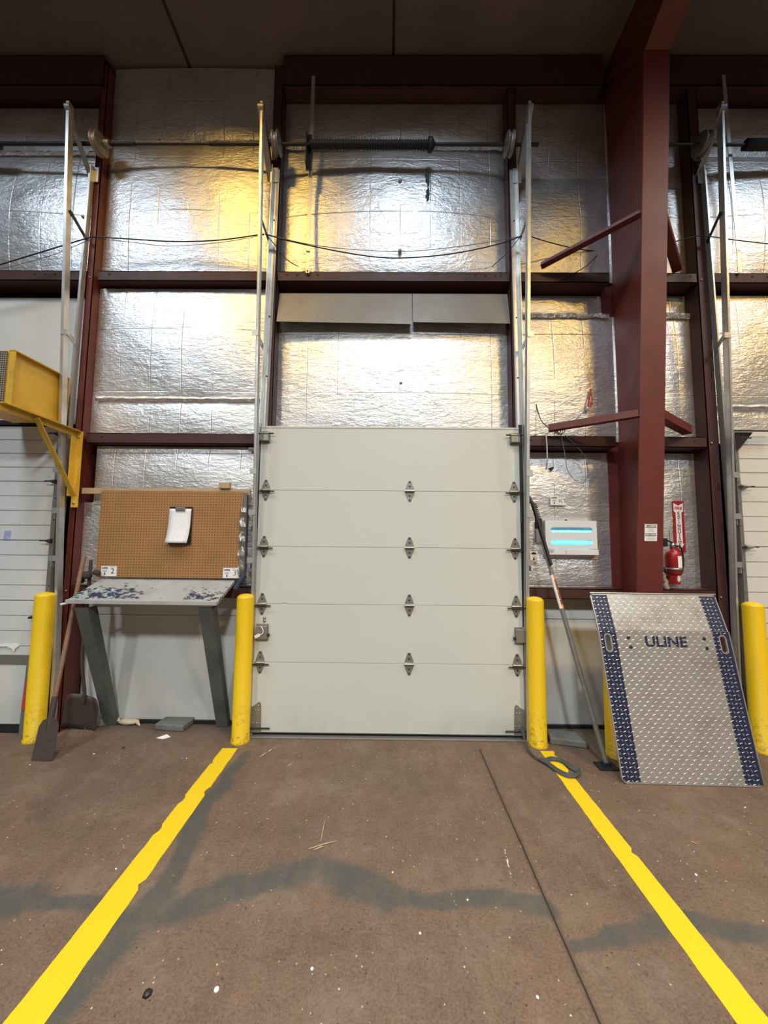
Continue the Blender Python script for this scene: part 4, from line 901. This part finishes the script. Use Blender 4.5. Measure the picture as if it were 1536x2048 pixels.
MB().lathe((a.x+Wf*.42, FY+.02, a.z+.004), [(0, -.01), (.009, -.01), (.009, .01), (0, .01)], 8, (0, 1, 0)).build('mounting_screw', m_black, ft)
MB().box((a.x-.075, FY+.03, b.z+Hf*.35), (a.x-.004, FY+.07, a.z-.01)).build('side_case', m_galvd, ft, .002)
# BE CAREFUL sign on the column's inner flange
cz0, cz1 = at(1302, 1082, -.1).z, at(1302, 1048, -.1).z; zc = (cz0+cz1)/2; yy = fy(zc)-.0015
sa, sb = at(1289, 1065, yy), at(1314, 1065, yy); w2 = sb.x-sa.x; h2 = at(1302, 1048, yy).z-at(1302, 1082, yy).z
sg = thing('safety_sign', 'small white and green BE CAREFUL sign on the red column', 'sign', (sa.x, yy, zc))
up_ = V((0, -.0845, 1)).normalized(); M = frame((sa.x, yy-.0+.0845*h2/2, zc-h2/2), (1, 0, 0), up_)
m_grn = plain('dark_green_ink', (.035, .075, .055), .5)
m = MB().poly(rrect(0, 0, w2, h2, .004), M, .0012)
for q, hw in ((.70, .3), (.62, .2), (.54, .32), (.24, .3), (.16, .38), (.08, .36)): m.poly([(w2*(.5-hw), h2*q), (w2*(.5+hw), h2*q), (w2*(.5+hw), h2*(q+.02)), (w2*(.5-hw), h2*(q+.02))], M, .0016, 1)
m.build('plate', [m_white, m_grey], sg)
for e_ in (.80, .30): MB().poly([(w2*.06, h2*e_), (w2*.94, h2*e_), (w2*.94, h2*(e_+.16)), (w2*.06, h2*(e_+.16))], M, .0018).build('header_band', m_grn, sg)
text('lettering', 'BE CAREFUL', h2*.15, M @ Matrix.Translation((w2/2, h2*.88, .002)), m_white, sg, .0004, .82, .0006); text('lettering', 'TENGA CUIDADO', h2*.14, M @ Matrix.Translation((w2/2, h2*.38, .002)), m_white, sg, .0004, .66, .0005)
# fire extinguisher sign: red strip with white down arrow
SY = .285
ta_, tb_, tc_, td_ = at(1345, 1002, SY), at(1367, 1001, SY), at(1373, 1103, SY), at(1350, 1104, SY)
fs_ = thing('fire_sign', 'tall red FIRE EXTINGUISHER arrow sign on foil wall', 'sign', (td_.x, SY, td_.z))
wS = .108; hS = ta_.z-td_.z; ang = math.atan2((td_.x-ta_.x), hS)
M = frame((td_.x-.004, SY, td_.z), (math.cos(ang), 0, math.sin(ang)), (-math.sin(ang), 0, math.cos(ang)))
m_sred = plain('sign_red', (.33, .012, .02), .4); m_swh = plain('sign_white', (.78, .74, .72), .4)
MB().poly([(0, 0), (wS, 0), (wS, hS), (0, hS)], M, .0015).build('plate', m_sred, fs_)
cx_ = wS*.5; k1 = wS*.42; k2 = wS*.26
arrow = [(cx_, .015), (cx_+k1, .085), (cx_+k2, .075), (cx_+k2, hS*.77), (cx_+k1, hS*.80), (cx_+k1, hS-.02), (cx_, hS-.045), (cx_-k1, hS-.02), (cx_-k1, hS*.80), (cx_-k2, hS*.77), (cx_-k2, .075), (cx_-k1, .085)]
outline('arrow', [arrow], M, .0022, m_swh, fs_)
text('lettering', 'FIRE', .042, M @ Matrix.Translation((cx_, hS*.855, .0025)), m_sred, fs_, .0005, .95, .0012)
for k, ch in enumerate('EXTINGUISHER'): text('lettering', ch, .036, M @ Matrix.Translation((cx_, hS*.76-k*.0305, .0025)), plain('sign_ink', (.03, .01, .015), .5) if k == 0 else bpy.data.materials['sign_ink'], fs_, .0005, 1.15, .001)
# extinguisher
EY = .17; e0, e1 = at(1348, 1150, EY), at(1348, 1102, EY); er = .062
ex = thing('fire_extinguisher', 'red fire extinguisher on a wall bracket right of the column', 'extinguisher', (e0.x, EY, e0.z))
m_ex = worn('glossy_red_cylinder', (.32, .015, .02), .3, 0, (.15, .01, .01), .3, 5, .02)
hE = e1.z-e0.z; zb_ = e0.z; z0_ = zb_+.02
MB().lathe((e0.x, EY, zb_), [(0, 0), (er*.8, 0), (er, .02), (er, hE*.86), (er*.85, hE*.96), (er*.4, hE*1.06), (.018, hE*1.1), (.018, hE*1.16), (0, hE*1.16)], 32).build('cylinder', m_ex, ex)
zt_ = zb_+hE*1.14
MB().lathe((e0.x, EY, zt_), [(0, -.01), (.022, -.01), (.022, .03), (.012, .045), (0, .045)], 14).build('valve', m_bolt, ex)
m = MB(); m.bar((e0.x, EY, zt_+.045), (e0.x-.09, EY-.015, zt_+.08), .022, .008); m.bar((e0.x, EY, zt_+.02), (e0.x-.09, EY-.015, zt_+.025), .022, .007); m.box((e0.x-.10, EY-.03, zt_+.01), (e0.x-.065, EY+.01, zt_+.085)); m.build('handle', m_dark, ex, .002)
MB().tube(spline([(e0.x+.015, EY-.01, zt_+.02), (e0.x+.06, EY-.02, zt_-.0), (e0.x+.085, EY-.01, zt_-.10), (e0.x+.08, EY-.01, zt_-.18), (e0.x+.05, EY-.02, zt_-.24)], 6), .008, 8).build('hose', m_black, ex)
m = MB(); n = 10; vs = []
for z in (zb_+.07, zb_+hE*.80):
    for k in range(n+1): a_ = math.radians(-95+90*k/n); vs.append((e0.x+math.cos(a_)*(er+.0012), EY+math.sin(a_)*(er+.0012), z))
m.add(vs, [(k, k+1, n+2+k, n+1+k) for k in range(n)], 0, True); m.build('instruction_label', papermat(), ex)
MB().lathe((e0.x, EY, zb_+.045), [(er+.002, 0), (er+.004, 0), (er+.004, .022), (er+.002, .022)], 32).box((e0.x-.05, EY+.05, zb_-.01), (e0.x+.05, .33, zb_+.07)).build('strap_bracket', m_galvd, ex)
MB().tube([(e0.x-.02, EY-.0, zt_+.03), (e0.x-.03, EY-.01, zt_+.16)], .0018, 5).build('pull_pin_tie', m_dark, ex)
a_, b_ = at(1332, 1150, .27), at(1362, 1169, .27); o = MB().box((a_.x, .272, b_.z), (b_.x, .276, a_.z+.02)).build('red_plate', m_sred); tag(o, 'square red plate with white mark under the extinguisher', 'plate')
MB().poly([(-.016+.016*math.cos(t_), .03*math.sin(t_)) for t_ in [2*PI*k/16 for k in range(16)]], wallf(b_.x, .272, (a_.z+b_.z)/2+.01), .001).build('white_mark', m_swh, o)
# crumpled plastic bag stuck by the column foot
m = MB(); p0, p1 = at(1327, 1145, .2), at(1333, 1178, .2); m.tube([p0.lerp(p1, k/7)+V((.006*math.sin(k*2), .004*math.cos(k*3), 0)) for k in range(8)], [.008, .014, .018, .02, .022, .024, .026, .022], 9); o = m.build('plastic_bag', worn('crumpled_plastic', (.45, .38, .35), .35, 0, (.3, .1, .1), .4, 12)); tag(o, 'crumpled clear plastic sleeve stuck at the column\'s right edge', 'bag')

# ---------------------------------------------------------------- wires
m_wire = plain('black_cable', (.015, .015, .016), .5); m_wg = plain('grey_cable', (.2, .19, .18), .5); m_ww = plain('white_cable', (.65, .63, .6), .5)
def wire(pts, r, mat, label, group='overhead cables'):
    o = MB().tube(spline(pts, 7), r, 6).build('cable', mat); tag(o, label, 'cable', group); return o
wire([at(-60, 548, .02), at(80, 505, .02), at(182, 474, .02)], .006, m_wire, 'black cable slanting up to the left track')
wire([at(-60, 552, .03), at(90, 515, .03), at(182, 478, .03)], .003, m_wg, 'thin grey cable slanting up beneath the black one at upper left')
wire([at(182, 473, .03), at(260, 478, .06), at(350, 483, .08), at(440, 480, .06), at(528, 468, .03)], .006, m_wire, 'black cable sagging across the left foil bay')
wire([at(182, 476, .04), at(260, 484, .07), at(340, 492, .09), at(440, 485, .07), at(528, 470, .04)], .003, m_wg, 'thin cable sagging lowest across the left foil bay')
wire([at(530, 468, .03), at(600, 487, .08), at(720, 510, .12), at(800, 516, .12), at(900, 508, .10), at(990, 490, .06), at(1044, 472, .03)], .006, m_wire, 'black cable sagging across the centre foil bay')
wire([at(530, 468, .04), at(640, 492, .09), at(800, 503, .13), at(940, 490, .10), at(1044, 472, .04)], .0035, m_wg, 'thin cable sagging above the black one in the centre bay')
wire([at(533, 470, .05), at(550, 490, .1), at(575, 520, .13), at(597, 533, .13)], .004, m_wire, 'short black cable dropping to the girt beside the left track')
wire([at(1040, 474, .05), at(1015, 505, .1), at(983, 534, .13)], .004, m_wire, 'short black cable dropping to the girt beside the right track')
wire([at(1064, 474, .04), at(1100, 485, .1), at(1150, 497, .2), at(1196, 503, .26)], .005, m_wire, 'black cable running behind the column from centre track')
wire([at(1340, 486, .1), at(1385, 474, .06), at(1410, 472, .04), at(1470, 480, .06), at(1600, 495, .08)], .005, m_wire, 'black cable at right running over the right track')
wire([at(1115, 560, .12), at(1145, 548, .14), at(1175, 530, .2), at(1196, 508, .26)], .004, m_dred, 'thin brown cable drooping below the upper girt by the column')
wire([at(1092, 868, .10), at(1094, 900, .12), at(1094, 925, .15), at(1092, 938, .28)], .006, m_ww, 'white cable dropping from the lower girt into foil', 'loose wires by the column')
wire([at(1072, 808, .25), at(1082, 840, .2), at(1100, 858, .12)], .0045, m_wire, 'stiff black wire end sticking up above the lower girt', 'loose wires by the column')
wire([at(1120, 862, .12), at(1150, 840, .2), at(1172, 818, .26)], .003, m_wg, 'thin wire joining the tangle to the red plug', 'loose wires by the column')
wire([at(1122, 866, .1), at(1130, 910, .12), at(1135, 940, .15), at(1150, 960, .2), at(1168, 965, .22), at(1175, 945, .24), at(1168, 910, .2), at(1130, 870, .1)], .003, m_wg, 'thin grey wire loop hanging below the lower girt', 'loose wires by the column')
pts = [at(1112+10*math.cos(k*1.3)+k*.8, 862+7*math.sin(k*1.9), .11+.01*math.sin(k)) for k in range(14)]
wire(pts, .003, m_wire, 'tangle of black wire wrapped round the lower brace', 'loose wires by the column')
# red plug
pl = thing('red_plug', 'red cable end with plug hanging on yellowish foil near the column', 'plug', at(1180, 800, .20))
MB().tube(spline([at(1182, 778, .21), at(1179, 795, .20), at(1176, 812, .20)], 5), .007, 8).tube(spline([at(1180, 778, .21), at(1184, 795, .20), at(1184, 810, .20)], 5), .006, 8).build('cord', worn('red_cord', (.30, .03, .03), .5), pl)
p = at(1179, 812, .20); MB().tube([p+V((0, 0, .03)), p+V((0, 0, -.015))], [.01, .02], 10).build('plug_body', worn('red_plug_plastic', (.34, .035, .035), .45), pl); MB().tube([p+V((-.03, 0, -.024)), p+V((.015, 0, -.018))], .011, 8).build('plug_cap', m_white, pl)
# splits in the foil
for k, (a_, b_, l) in enumerate((((853, 338), (857, 370), 'upper'), ((856, 375), (855, 401), 'lower'))):
    p, q = at(*a_, .17), at(*b_, .17); m = MB(); pts = []
    for s_ in (1, -1):
        for j in range(9) if s_ > 0 else range(8, -1, -1):
            u = j/8; c_ = p.lerp(q, u); pts.append((c_.x+s_*(.004+.012*math.sin(PI*u))+.006*math.sin(j*2.2), c_.z))
    m.poly([(x-p.x, z-p.z) for x, z in pts], wallf(p.x, .20, p.z), .034); o = m.build('foil_tear', m_black, wall)
for px, py, Y in ((800, 500, .182), (800, 360, .17), (165, 432, .185), (802, 765, .22), (795, 258, .23)):
    p = at(px, py, Y); MB().lathe(p, [(0, -.006), (.010, -.005), (.016, 0), (.018, .02)], 12, (0, 1, 0)).build('fixing_washer', m_bolt, wall)
p = at(1103, 938, .28); MB().poly([(-.02, .01), (.01, .02), (.022, .022), (.01, -.012), (0, -.018)], wallf(p.x, .30, p.z), .025).build('foil_tear', m_black, wall)
